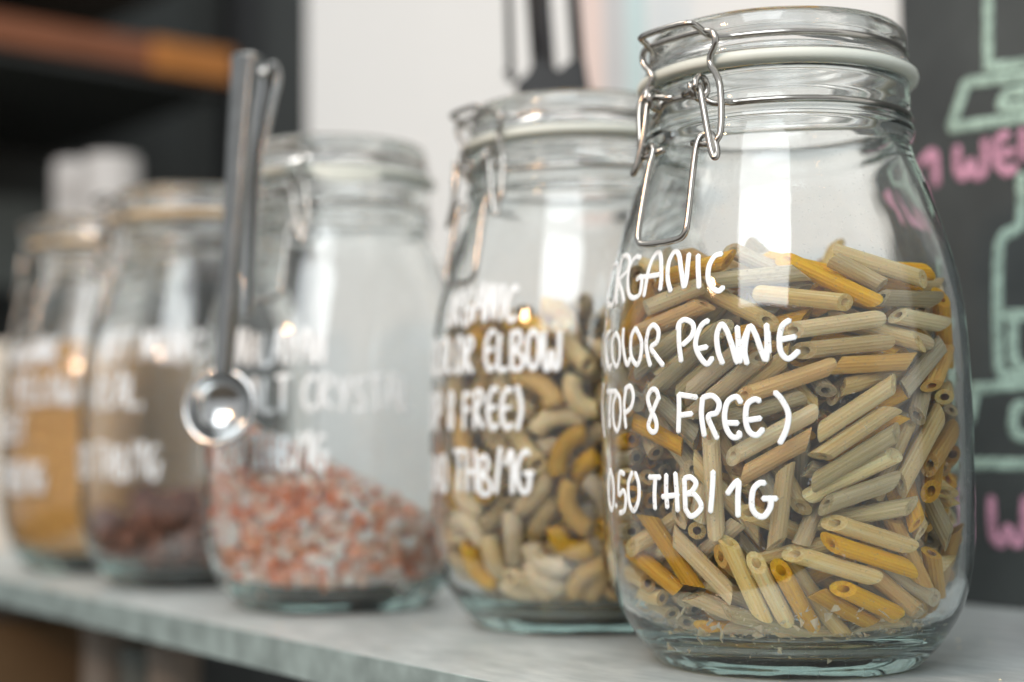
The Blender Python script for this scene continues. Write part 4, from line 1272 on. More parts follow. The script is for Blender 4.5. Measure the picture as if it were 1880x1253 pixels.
1,2655,-2960,8773,7153,3842,-1416,5663,10,
1,4977,1456,10943,6455,5710,138,5070,11,
1,-2032,5085,11058,9711,668,-1329,1869,0,
1,4646,-2011,12126,1147,-5711,-5453,-6028,10,
0,-635,4794,9833,4997,7254,1570,4466,1,
1,-3704,-411,9043,3022,-3440,8868,624,2,
1,3270,-3240,12457,2349,-6511,-443,7204,10,
0,941,3662,9000,2653,4644,7987,-2757,1,
1,-4876,289,9968,8909,-1470,-3528,2453,0,
0,2911,1512,8166,7211,-1568,6011,3067,11,
1,-3313,3174,10278,314,-5419,-8384,-493,2,
1,-2405,-3229,8700,7916,5043,-2316,-2557,0,
1,3902,-1887,9462,4560,6993,-4742,-2795,11,
0,-3226,-1340,9347,4575,1602,8729,-547,1,
0,1900,-3604,9072,2795,-7834,4459,3306,1,
0,274,3282,8184,5250,6674,3248,-4165,2,
1,3145,-402,8262,3597,-3862,-1724,-8317,10,
1,2013,4992,11754,4572,-1971,-8608,-1060,12,
0,-3801,1534,10774,8878,-4534,-722,-321,0,
1,3257,-1499,8297,4531,5704,-6812,-734,11,
1,2448,4483,10274,2193,8553,4316,-1847,12,
0,-1948,-2427,9256,1218,-3681,6049,6955,1,
0,4430,2871,10267,2424,-7453,-5707,2452,10,
1,-2585,-3876,10366,2543,-670,-9172,-2993,2,
1,2379,-2499,9511,3021,4010,-8131,-2946,10,
1,4077,-2816,10942,7713,2288,455,5922,11,
1,-2998,-3466,11067,8307,3731,2047,3590,0,
1,1192,-2994,9392,1593,4444,-8124,-3424,1,
1,-773,-2382,9046,1949,-1631,-7956,-5499,2,
1,1817,-4155,10672,678,-8234,-3221,-4622,12,
1,-327,3637,9245,6340,4066,6578,-75,1,
1,-225,-4768,9783,3766,-7047,4801,3620,10,
1,1487,-1190,8592,6516,4807,5728,-1278,10,
1,3287,3798,10533,6525,1537,3382,6605,11,
1,-4609,-1790,12115,7134,6134,-2250,2533,0,
0,3586,3629,9772,6148,859,4026,6727,10,
0,-1967,1988,9161,7942,4454,4122,326,2,
1,-1134,-4560,10907,3393,-8693,2827,-2222,10,
1,3774,2884,10922,8280,-3299,2630,-3692,12,
0,-1609,4238,10141,1748,6764,6554,-2871,0,
1,-870,-255,9217,8141,5192,-1279,2265,0,
1,353,-4611,10472,2948,5249,7846,1483,10,
1,-839,5236,11318,4107,1641,82,8968,0,
0,-2448,-716,9420,8326,-1609,-5298,-167,1,
1,1412,-4074,12791,1722,-5434,1867,-8001,10,
1,24,233,9242,3076,5958,-4312,6037,1,
1,61,-2104,9349,7849,5549,2399,-1361,0,
0,4676,349,10350,5718,7091,4020,-926,12,
0,3484,4025,11909,6727,4965,635,5449,12,
1,-1930,-1196,10012,3381,2319,-4827,-7739,1,
1,2190,-1185,9661,2268,2547,-7600,-5533,1,
1,1840,4024,10715,1640,8357,-5105,-1188,12,
1,-2563,850,9530,5669,4044,6953,1777,0,
1,1507,-2065,9888,541,6449,-6661,-3708,0,
1,1304,2915,9711,3840,3862,3975,7385,0,
1,855,2563,12557,3658,-5724,2620,-6856,0,
1,-3652,-166,10518,2722,-7126,6463,180,1,
1,1256,268,9174,387,5226,-2673,-8087,0,
1,-289,4319,12930,6879,5749,3862,-2173,10,
1,-4774,429,11226,2360,-6295,6963,-2514,2,
1,935,-3477,10351,5803,2395,3516,6945,0,
1,-600,4060,10506,1399,5777,6107,-5232,2,
0,-4501,1303,11800,7426,579,-3755,-5515,1,
1,963,-4749,12179,3229,1846,8639,3395,10,
1,3436,-600,9446,5889,4983,2973,5626,12,
0,-2942,1971,9832,8435,3155,2031,-3844,0,
1,-1383,-3308,10179,7113,1057,-5992,-3519,2,
1,3716,-1429,10264,1375,4457,-6415,-6090,12,
1,2467,3417,11892,2961,-4209,-1177,8493,11,
1,-3604,-2653,11898,779,-6903,6030,3922,1,
1,2960,-2735,10754,5460,8314,-973,342,12,
1,3102,1025,9059,6354,4945,-5779,-1332,1,
1,-2380,2931,9878,4749,-4320,-6911,-3320,1,
1,2092,-4756,12270,6030,4351,-990,-6613,12,
1,3545,2061,9823,257,-5696,6696,4759,12,
1,-1188,2350,9587,6036,4378,6012,-2873,1,
1,-3967,510,11896,1440,-2773,9454,-926,2,
1,3171,550,9810,2686,4607,4728,7015,10,
1,125,3414,10202,3791,-4589,-4044,-6943,1,
1,-2938,698,11107,7445,-4914,-3118,-3271,1,
1,-1805,-4423,12783,104,-1918,-3241,-9263,10,
1,2255,1979,12538,3066,-913,8564,4053,10,
1,-2091,229,10095,2073,2097,-4567,-8393,0,
1,620,-1723,9965,6376,5860,-2001,4583,2,
1,2104,-725,10299,7789,5648,1825,2025,10,
0,-929,903,10058,5675,4598,-5514,-4032,1,
1,-2944,-1901,10639,6451,3138,4261,-5512,2,
1,3492,-3827,11716,1977,-9700,1412,46,10,
1,2408,1080,12277,4582,775,8074,3634,12,
0,-4417,-1512,10918,6722,3971,-2826,-5573,0,
1,1434,-3473,12085,6430,-1279,6528,-3795,10,
1,3507,2078,11392,233,6427,-3638,6738,10,
0,-784,2442,10481,6306,4377,6147,-1817,0,
1,977,-621,10059,3683,-7162,2702,5276,2,
1,4152,-618,10834,4446,3980,-1731,7836,12,
1,675,1967,9934,2807,4169,3614,7854,2,
1,-793,-166,10314,6325,-4327,-2384,5965,1,
1,3546,-1342,11032,6385,6344,1065,4225,1,
0,1524,1482,9449,6485,4581,2461,-5559,0,
1,-2381,2083,11001,4957,7597,4092,987,2,
0,-519,-1962,9982,2772,-1911,6785,6528,0,
1,2421,1921,9768,3566,-3277,-4625,-7427,0,
1,-2358,3470,10951,7575,983,-4164,-4931,1,
1,-1038,-2009,10529,2183,-2233,7001,6421,0,
1,2225,-671,11284,1103,-4679,7364,4760,0,
1,-1224,4205,11476,7148,3222,5431,3005,2,
1,-1512,-1029,11081,5641,2041,5444,5863,0,
1,1521,-1409,11404,3419,-7904,3956,3191,0,
1,3126,703,10671,698,635,6186,7800,10,
0,-3317,3516,12485,6869,-3579,-2356,5869,0,
1,543,-968,10910,2980,5294,-4099,6804,1,
1,4614,-690,12370,6864,3074,-1344,6453,10,
1,338,1131,10528,5078,7676,2170,-3252,0,
0,-83,-3127,10546,5979,-5877,5242,1493,0,
0,3502,-2454,11754,5213,8022,-1506,-2491,10,
1,1246,881,10766,4494,-5311,-5033,-5125,1,
1,-4107,2832,12137,6783,4790,-1076,-5468,0,
1,2402,-2929,11547,5869,-3698,4059,5950,0,
1,2200,1304,10467,5666,8227,-428,-187,2,
1,-2646,2350,12125,3576,6285,5274,4461,0,
1,-1847,-3013,11154,881,-842,7561,6430,0,
1,3928,793,11464,5127,6384,3513,4541,12,
1,-1938,3384,11845,4781,804,-3884,-7836,1,
0,-3231,-827,11349,7358,-4562,4065,2921,2,
0,3615,-1182,12508,8418,-4014,2912,-2130,10,
0,293,3609,11276,2343,1691,6997,-6534,11,
1,-3155,908,12204,6087,-2003,-6583,-3950,2,
1,245,-3904,11551,8941,3986,-1671,-1174,0,
1,4326,577,12173,3600,4424,5067,6465,12,
0,-1276,2622,12635,6425,-2203,6340,-3697,1,
1,-1001,-4403,11734,478,-1684,-8959,-4083,0,
0,2379,-1804,12566,132,-5449,5465,6358,12,
0,866,3443,10573,3941,7059,3899,-4408,0,
0,-2824,-4454,11933,125,1809,-2999,-9366,1,
1,3342,-314,11582,8312,3857,3912,-859,11,
0,2002,2989,10780,4124,4370,4308,6734,10,
0,-2117,1007,11542,5807,-379,-4453,-6805,2,
1,651,-310,11695,1007,2559,-4197,8650,1,
1,2188,1438,11302,5682,8209,93,568,1,
0,-477,2928,11180,6201,-1746,-6244,-4418,1,
0,-3907,-894,12155,5277,4854,6087,-3396,2,
1,1331,2873,11396,5861,7957,-1487,-351,2,
1,-73,3457,12148,4544,3583,5632,5898,12,
1,-2402,-1312,11820,8077,-5203,-1894,-2027,1,
1,-183,-2052,11219,6412,4177,-3887,5131,0,
1,639,4870,11916,3945,1361,-5289,-7390,11,
0,-1916,-159,11494,9474,-1183,1415,-2616,0,
1,-1186,-2233,11626,6430,-5923,2274,4289,0,
0,4021,124,12912,1676,-6477,-3410,6604,12,
0,-1301,1636,11089,5670,-3332,-4191,-6259,0,
0,-2401,-3184,12233,4615,1810,-2997,8151,2,
1,2148,69,11970,3111,-7331,-4641,3877,11,
1,793,1830,12159,3937,-8650,-2177,2223,2,
0,-859,42,11766,47,-5422,7304,4154,0,
1,-469,-1389,12081,3891,-3501,8055,2778,0,
1,947,719,11901,2716,186,4638,-8431,2,
1,-405,832,11061,2962,3341,6155,-6495,0,
1,-1419,-3156,12315,4234,1468,6827,-5772,0,
1,919,-2326,11640,5842,-1661,1162,7859,0,
0,1281,4420,12458,5971,-4990,-2696,5673,10,
1,-286,1702,12093,3585,5718,-2681,6875,0,
]
LUMP = [
1,-4620,1819,3238,3005,-7064,4339,-4716,0,
0,-1199,-4435,2239,4938,4803,6308,-3570,10,
0,4494,-1761,2578,6219,-2866,6079,-4019,10,
1,1065,4867,3199,4825,8472,302,-2205,10,
1,2112,-4524,3259,7512,-3443,-5629,180,10,
0,5181,627,3625,2486,-4221,5565,-6711,10,
1,1296,3929,2031,322,-2390,-4107,-8793,10,
1,-4422,-2261,3188,592,7904,-1367,-5942,0,
0,3596,2260,1912,5780,-482,-119,8145,10,
1,-2750,3805,2591,997,-3313,-8393,-4194,0,
1,-2496,927,1718,835,-5648,5296,6273,0,
1,4248,-2578,3688,5606,-7413,3305,1643,10,
0,-3787,2858,2506,1209,6611,-2741,6879,0,
1,-1651,-3155,1806,7395,5163,4318,135,0,
1,4672,-340,2633,4781,2638,-4344,7163,10,
0,1077,792,1617,7670,4423,-4518,1096,0,
0,-72,-3970,1743,5361,7900,-2964,256,10,
0,3645,-3259,2679,3856,-5859,5352,-4707,10,
1,7,3005,1715,1488,5009,5818,-6233,10,
1,-4842,55,2887,8689,-1894,-2362,-3917,0,
0,3494,-770,1621,6979,3517,4312,4508,10,
1,-1424,3620,1825,4974,4897,-6815,2199,0,
1,-3778,-16,1791,754,6874,6863,2253,0,
1,-871,-1072,1736,7494,4763,-4313,1594,0,
0,-2863,2619,1700,1057,-9707,619,-2069,0,
0,-2985,-2888,1902,6773,1736,-4233,-5762,0,
0,981,-3213,1605,9192,3082,-154,-2448,10,
1,2427,2980,1881,6777,-943,4719,-5560,10,
1,-242,-2560,1731,6288,3642,5010,4700,10,
1,730,-1255,1735,6276,7622,-1354,821,10,
1,3609,3201,2922,1515,-8393,1944,-4846,10,
1,-3861,1527,1999,159,8359,3342,-4352,0,
0,1893,-286,1609,3977,-6389,588,-6558,10,
1,2466,4176,3005,2735,-8123,-2226,4646,10,
0,-1127,367,1620,5752,3119,5505,5185,0,
1,624,-4858,3328,5040,2756,-8168,-538,10,
1,-139,1453,1750,7552,4245,-4862,1147,0,
0,-3504,-1607,1673,234,255,3668,9297,0,
0,1091,-4354,2134,8263,4316,-3352,1361,10,
1,4834,-1202,3902,7194,1271,4318,-5291,10,
1,-4235,-2950,4554,9609,1185,2381,775,10,
1,2286,-3583,2079,7544,1713,-4747,4197,10,
1,3915,812,1888,6480,-2810,5741,4141,10,
1,-1491,2121,1852,2246,9440,815,2276,0,
1,3246,-2195,1853,6299,6568,163,4142,10,
1,2411,1362,1744,2677,-4331,6151,6020,10,
1,-2589,2353,2998,7055,4612,-744,5329,0,
1,-2540,-3982,2700,736,-3142,-9194,-2249,0,
0,1167,2107,1603,6892,-2825,5771,3349,10,
0,-4416,677,4025,3525,300,-6031,7149,0,
0,-3686,-3481,3239,2619,-2219,9367,-696,10,
1,4507,1789,2981,3373,5379,-5976,4896,10,
1,-2347,-620,1767,4297,-7889,525,4361,0,
1,115,-9,2304,4808,-2088,3091,7935,0,
0,2355,-1270,2355,3190,5776,-6145,4325,10,
1,-157,4358,2286,3642,761,-434,9272,10,
1,876,-3277,2956,1213,-5358,7906,2704,10,
1,2829,50,2547,8626,1821,4714,-234,10,
1,-1567,4558,3067,6353,3456,2257,6526,10,
0,-3947,-1056,2727,4389,7122,139,-5476,0,
0,3103,1636,2907,7908,-2206,-3642,4397,0,
1,-2170,812,3250,5053,-2965,2551,7692,10,
0,-3071,-2049,2844,1375,-2282,-9443,1932,0,
0,1847,-2272,1719,9886,-916,-1001,646,0,
1,-3228,1575,4172,3735,1122,-141,-9207,10,
1,-1569,-1909,2769,4649,-841,7366,4840,0,
1,1239,-1697,3113,7,7696,6043,2061,0,
0,-363,5126,3460,4199,-722,7852,4494,10,
1,-1239,-329,2983,8060,-2952,5019,-1063,10,
1,2506,-2533,3142,9466,-176,-237,-3210,10,
1,1082,2749,2931,673,-5637,6537,5004,0,
1,-619,1011,3126,2831,-2583,-8467,3692,0,
1,3429,-1166,3209,8224,4694,-2860,1466,10,
1,-318,3358,3356,3545,-5555,5686,4925,10,
0,-3459,344,3108,3423,6935,1258,6214,0,
1,-689,-3351,2975,3098,3867,8473,1914,10,
1,-3567,3462,3774,4908,-857,-8501,1706,10,
1,-2657,-763,3252,1439,8254,4532,3044,0,
0,-135,-1206,2900,5727,-3629,-1269,-7240,0,
1,3783,568,3551,1745,7668,-6103,951,10,
1,-2198,-2879,3685,1003,9473,932,-2898,10,
1,2288,-1388,4239,3509,822,8720,-3312,10,
1,1524,705,2973,8300,5217,-1975,-19,10,
0,-1205,2292,3364,2063,9019,2585,2777,0,
1,3583,-620,4624,479,4029,9003,1575,10,
1,2371,2562,3626,1469,2493,-9465,-1432,10,
1,-3096,11,4428,587,-9652,-132,-2544,10,
1,-936,-4959,3464,3858,2719,-145,-8815,10,
0,634,1595,3624,1094,-3015,-2353,-9175,10,
1,-3282,-1767,4201,6894,4823,5401,-201,10,
1,11,-2279,3782,2725,-3745,-3,-8863,10,
1,4311,2673,4147,5470,-789,-7611,3395,10,
]
# ------------------------------------------------------------------ the place
EV = Vector((.597, -.802, 0)); NV = Vector((.802, .597, 0)); F0 = Vector((-.0777, .58, 0))
SHELF_ROT = math.atan2(EV.y, EV.x)      # local x runs along the shelf, local y towards the wall
def slab(name, s0, s1, o0, o1, z0, z1, m, bev=0.0, parent=None):
    me = mesh(name, *box((s0 + s1) / 2, (o0 + o1) / 2, (z0 + z1) / 2, s1 - s0, o1 - o0, z1 - z0))
    o = link(name, me, parent, m)
    if parent is None: o.location = F0; o.rotation_euler = (0, 0, SHELF_ROT)
    if bev: bevel(o, bev)
    return o
def at_shelf(s, o, z): return F0 + EV * s + NV * o + Vector((0, 0, z))
# wall
m, nt, b, o_ = mat('white_wall_paint'); v = coord(nt); f = noise(nt, v, 3, 4)
nt.links.new(ramp(nt, f, [(.3, (.80, .805, .79)), (.7, (.85, .855, .84))]), b.inputs['Base Color']); b.inputs['Roughness'].default_value = .7
bump(nt, b, noise(nt, v, 90, 4), .2, .002); M['wall'] = m
tag(slab('wall', -.575, 1.3, .312, .42, -1.0, 1.6, M['wall'], .006), kind='structure')
M['darkwall'] = simple('dark_room_paint', (.035, .04, .038), .7, 0, .2, 3)
bw = link('back_wall', mesh('back_wall', *box(-.6, 3.2, .6, 5.0, .1, 3.4)), None, M['darkwall']); tag(bw, kind='structure')
M['floor'] = simple('brown_floor', (.10, .075, .05), .6, 0, .3, 5)
sw = link('unseen_dark_wall', mesh('unseen_dark_wall', *box(-2.3, 2.6, .6, .1, 1.2, 3.4)), None, M['darkwall']); tag(sw, kind='structure')  # unseen wall, added to darken what is reflected from the left
fl = link('floor', mesh('floor', *box(0, 1.0, -1.05, 9, 9, .1)), None, M['floor']); tag(fl, kind='structure')
# shelf: galvanised sheet
m, nt, b, o_ = mat('zinc_sheet'); v = coord(nt); v3 = coord(nt, (.35, 1, 1))
vo = N(nt, 'ShaderNodeTexVoronoi'); vo.inputs['Scale'].default_value = 150; nt.links.new(v, vo.inputs['Vector'])
f1 = noise(nt, v, 14, 5, .65); f2 = noise(nt, v3, 120, 4, .6)
mx = N(nt, 'ShaderNodeMix', data_type='RGBA'); mx.inputs[0].default_value = .35
nt.links.new(ramp(nt, f1, [(.3, (.50, .56, .555)), (.7, (.76, .82, .81))]), mx.inputs[6])
nt.links.new(ramp(nt, f2, [(.35, (.34, .38, .38)), (.68, (.86, .89, .88))]), mx.inputs[7])
nt.links.new(mx.outputs[2], b.inputs['Base Color']); b.inputs['Metallic'].default_value = .35
nt.links.new(ramp(nt, f1, [(.2, (.34,) * 3), (.8, (.52,) * 3)]), b.inputs['Roughness'])
bump(nt, b, f2, .25, .0006); M['zinc'] = m
sh = empty('shelf', F0, SHELF_ROT); tag(sh, 'galvanised grey metal shelf that carries the row of glass jars', 'shelf')
slab('shelf_board', -.62, .46, 0.0, .309, -.0012, 0, M['zinc'], .0, sh)
M['edge'] = simple('shaded_zinc_edge', (.36, .44, .425), .5, .5, .3, 55, .3)  # mottled zinc like the board, darkened to paint in the lip's shade
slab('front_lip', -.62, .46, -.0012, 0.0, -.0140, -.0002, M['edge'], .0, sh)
slab('shelf_underside', -.61, .45, .001, .30, -.0130, -.0014, M['zinc'], .0, sh)
cr = []; rg0 = random.Random(12)
for k in range(70):
    p = F0 + EV * rg0.uniform(-.35, .40) + NV * rg0.uniform(.01, .28); z_ = rg0.uniform(.0003, .0009)
    a = rg0.uniform(0, 3.1); dx, dy = math.cos(a) * z_, math.sin(a) * z_
    cr.append(([(p.x + dx, p.y + dy, .0001), (p.x - dy, p.y + dx, .0001), (p.x - dx, p.y - dy, .0001), (p.x + dy * .6, p.y - dx * .6, .0001), (p.x, p.y, z_)], [(0, 1, 4), (1, 2, 4), (2, 3, 4), (3, 0, 4), (3, 2, 1, 0)]))
cm = link('shelf_crumbs', mesh('shelf_crumbs', *join(cr)), None, PAS[1]); tag(cm, 'tiny pale crumbs scattered over the metal shelf', 'crumbs', None, 'stuff')
# blackboard
m, nt, b, o_ = mat('blackboard_slate'); v = coord(nt)
nt.links.new(ramp(nt, noise(nt, v, 9, 5, .65), [(.3, (.032, .037, .038)), (.6, (.060, .068, .067)), (.85, (.13, .145, .14))]), b.inputs['Base Color'])
b.inputs['Roughness'].default_value = .6; M['slate'] = m
bb = empty('blackboard', F0, SHELF_ROT); tag(bb, 'blackboard with green chalk drawings and pink words, leaning on the white wall', 'blackboard')
slab('board_panel', .053, .42, .294, .302, .0, .62, M['slate'], .001, bb)
def board_strokes(name, lines, r, m):
    for pl in lines:
        pts = [(s / 1000, .2938, z / 1000) for s, z in pl]
        pts = spline(pts, 6) if len(pts) > 2 and name != 'chalk_drawing' else chaikin(pts, 2, q=.2)
        me = mesh(name, *tube(pts, r, 8, flat=([Vector((0, -1, 0))] * len(pts), .12)), True)
        link(name, me, bb, m)
board_strokes('chalk_line', BOARD_G, .0027, M['chalk'])
board_strokes('chalk_letter', BOARD_P, .0024, M['pink'])
# ------------------------------------------------------------------ jars
OUT = [(.0385, .0022), (.0400, .0008), (.0420, .0), (.0445, .0008), (.0475, .0036), (.0505, .0068), (.0532, .0106), (.0562, .0152), (.0584, .0195), (.0605, .0258), (.0621, .0335), (.0631, .0423),
       (.0635, .0550), (.0636, .0690), (.0635, .0830), (.0632, .0968), (.0626, .1100), (.0616, .1220), (.0600, .1320), (.0577, .1409), (.0547, .1520), (.0515, .1620), (.0484, .1692), (.0464, .1745), (.0459, .1772),
       (.0462, .1786), (.0470, .1800), (.0474, .1814), (.0471, .1830), (.0460, .1844), (.0449, .1853), (.0447, .1866), (.0449, .1882), (.0457, .1892), (.0459, .1912), (.0459, .1965), (.0462, .1976), (.0460, .1984), (.0450, .1986),
       (.0425, .1986), (.0414, .1980), (.0410, .1965)]
INN = [(.0408, .1800), (.0412, .1772), (.0436, .1700), (.0484, .1600), (.0528, .1480), (.0556, .1390), (.0580, .1290), (.0594, .1190), (.0602, .1080), (.0606, .0900), (.0607, .0650), (.0604, .0440), (.0592, .0320),
       (.0568, .0220), (.0530, .0150), (.0470, .0108), (.0400, .0092), (.0200, .0084), (0, .0082)]
BOT = [(0, .0050), (.0200, .0046), (.0330, .0040)]
JAR_ME = lathe('jar_body', OUT + INN + BOT, 128)
LID = [(0, .2060), (.0340, .2058), (.0375, .2050), (.0385, .2015), (.0395, .2010), (.0402, .2032), (.0440, .2034), (.0462, .2035), (.0466, .2043), (.0463, .2054), (.0456, .2066), (.0446, .2075), (.0438, .2081), (.0437, .2090), (.0440, .2099),
       (.0446, .2108), (.0449, .2125), (.0448, .2150), (.0443, .2167), (.0434, .2177), (.0420, .2180), (.0400, .2176), (.0388, .2160), (.0375, .2130), (.0340, .2110), (.0200, .2104), (0, .2102)]
LID_ME = lathe('lid', LID, 128)
GAS_ME = lathe('gasket', [(.0412, .1992), (.0478, .1992), (.0488, .1997), (.0491, .2010), (.0488, .2022), (.0472, .2031), (.0412, .2031)], 96)
RIB = []
for i in range(100):
    a0 = 2 * math.pi * i / 100
    RIB.append(box(0.0428, 0, .0002, .0022, .0011, .0010))
def rot(vf, a):
    c, s = math.cos(a), math.sin(a); return [(x * c - y * s, x * s + y * c, z) for x, y, z in vf[0]], vf[1]
def ring_pts(r, z, a0, a1, n):          # angles measured from local +X (the clasp faces +X); u = +Y
    return [(r * math.cos(math.radians(a0 + (a1 - a0) * i / n)), r * math.sin(math.radians(a0 + (a1 - a0) * i / n)), z) for i in range(n + 1)]
WR = .00112
def mk(parts): return mesh('wire', *join(parts), True)
def V(u, v, wz): return (v / 1000, u / 1000, wz / 1000)
def both(pts): return [(x, -y, z) for x, y, z in pts]
def leftside(pts):      # the clasp is bent: its lower left side sits a little towards the middle
    return [(x, -y + float(np.interp(z * 1000, [141, 147, 165, 174, 192], [0, .8, 2.8, 5.0, 0])) / 1000, z) for x, y, z in pts]
# lid wire: ring in the lid groove that turns out into a rectangular hook
rp = ring_pts(.0447, .2088, 24, 336, 60)
hookR = [V(16, 43, 208.6), V(14, 46.3, 208.2), V(12.6, 49, 209.0), V(12.2, 53, 211.2), V(11.6, 56.5, 212.4)]
lid_path = hookR[::-1][0:0] + rp[::-1]
hook = both(hookR)[::-1]
loop = [Vector(p) for p in rp] + [Vector(p) for p in both(hookR)] + [Vector(p) for p in hookR[::-1]]
LIDWIRE_ME = mk([tube(chaikin(loop, 2, True), WR, 10, closed=True)])
# bail: closed wire, top bar behind the hook, arms down to the lever
armR = [V(14.5, 50.0, 210.6), V(17.0, 49.5, 207.6), V(16.4, 49.2, 204.6), V(13.4, 48.6, 201.5), V(13.2, 48.4, 199.0), V(16.6, 48.9, 195.0), V(19.2, 50.0, 190.0), V(20.6, 51.6, 176.5), V(19.8, 52.6, 172.3), V(16.0, 53.0, 171.6), V(9.0, 53.0, 173.2)]
bail = leftside(armR[::-1]) + armR
BAIL_ME = mk([tube(chaikin(bail, 3), WR, 10)])
# neck wire: ring in the neck groove, dipping forward to carry the two eyelets
nr = ring_pts(.0457, .1866, 22, 338, 60)
fr = [V(16.5, 45.2, 186.6), V(13, 46.8, 186.2), V(9.5, 48.4, 188.8), V(4, 49.4, 190.2)]
nloop = [Vector(p) for p in nr] + [Vector(p) for p in both(fr)] + [Vector(p) for p in fr[::-1]]
parts = [tube(chaikin(nloop, 2, True), WR, 10, closed=True)]
for s in (-1, 1):
    c = Vector(V(10.4 * s, 50.4, 191.6)); coil = []
    for i in range(20):
        a = i / 19 * 2 * math.pi * 1.1 + 1.2; coil.append(c + Vector((math.sin(a) * .0034, (i / 19 - .5) * .0022 * s, math.cos(a) * .0036)))
    parts.append(tube(coil, WR, 10))
NECKWIRE_ME = mk(parts)
# lever: pin, long narrow side link, coil, then the rectangular handle
sideR = [V(2.6, 50.2, 190.6), V(10.4, 50.6, 192.2), V(12.2, 52.5, 191.6), V(15.5, 53.6, 180), V(19.0, 54.8, 167.6), V(20.6, 54.6, 166.2), V(20.4, 53.4, 168.5), V(17.4, 52.2, 175.2), V(14.2, 52.6, 175.6), V(12.3, 54.2, 173.8),
         V(11.9, 55.8, 165), V(11.6, 58.6, 147), V(11.2, 59.2, 143.0), V(8.4, 59.4, 140.9)]
lever = leftside(sideR) + sideR[::-1]
LEVER_ME = mk([tube(chaikin(lever, 3), WR, 10)])
def jar_radius(z):
    zz = [q[1] for q in OUT[:33]]; rr = [q[0] for q in OUT[:33]]; return float(np.interp(z, zz, rr))
def surf_strokes(name, lines, parent, rad, mt, th0=0.0, lift=.00005):
    """strokes given as (degrees round the jar, mm up) laid on the outer glass"""
    parts = []
    for pl in lines:
        P2 = spline([(a, z, 0) for a, z in pl], 5) if len(pl) > 2 else spline([(a, z, 0) for a, z in pl], 8)
        pts, nn = [], []
        for q in P2:
            z = q.y / 1000; r = jar_radius(z) + lift; a = math.radians(q.x + th0)
            d = (jar_radius(z + .001) - jar_radius(z - .001)) / .002
            n = Vector((math.cos(a), math.sin(a), -d)).normalized()
            pts.append(Vector((r * math.cos(a), r * math.sin(a), z))); nn.append(n)
        parts.append(tube(pts, rad, 8, flat=(nn, .16)))
    return link(name, mesh(name, *join(parts), True), parent, mt)
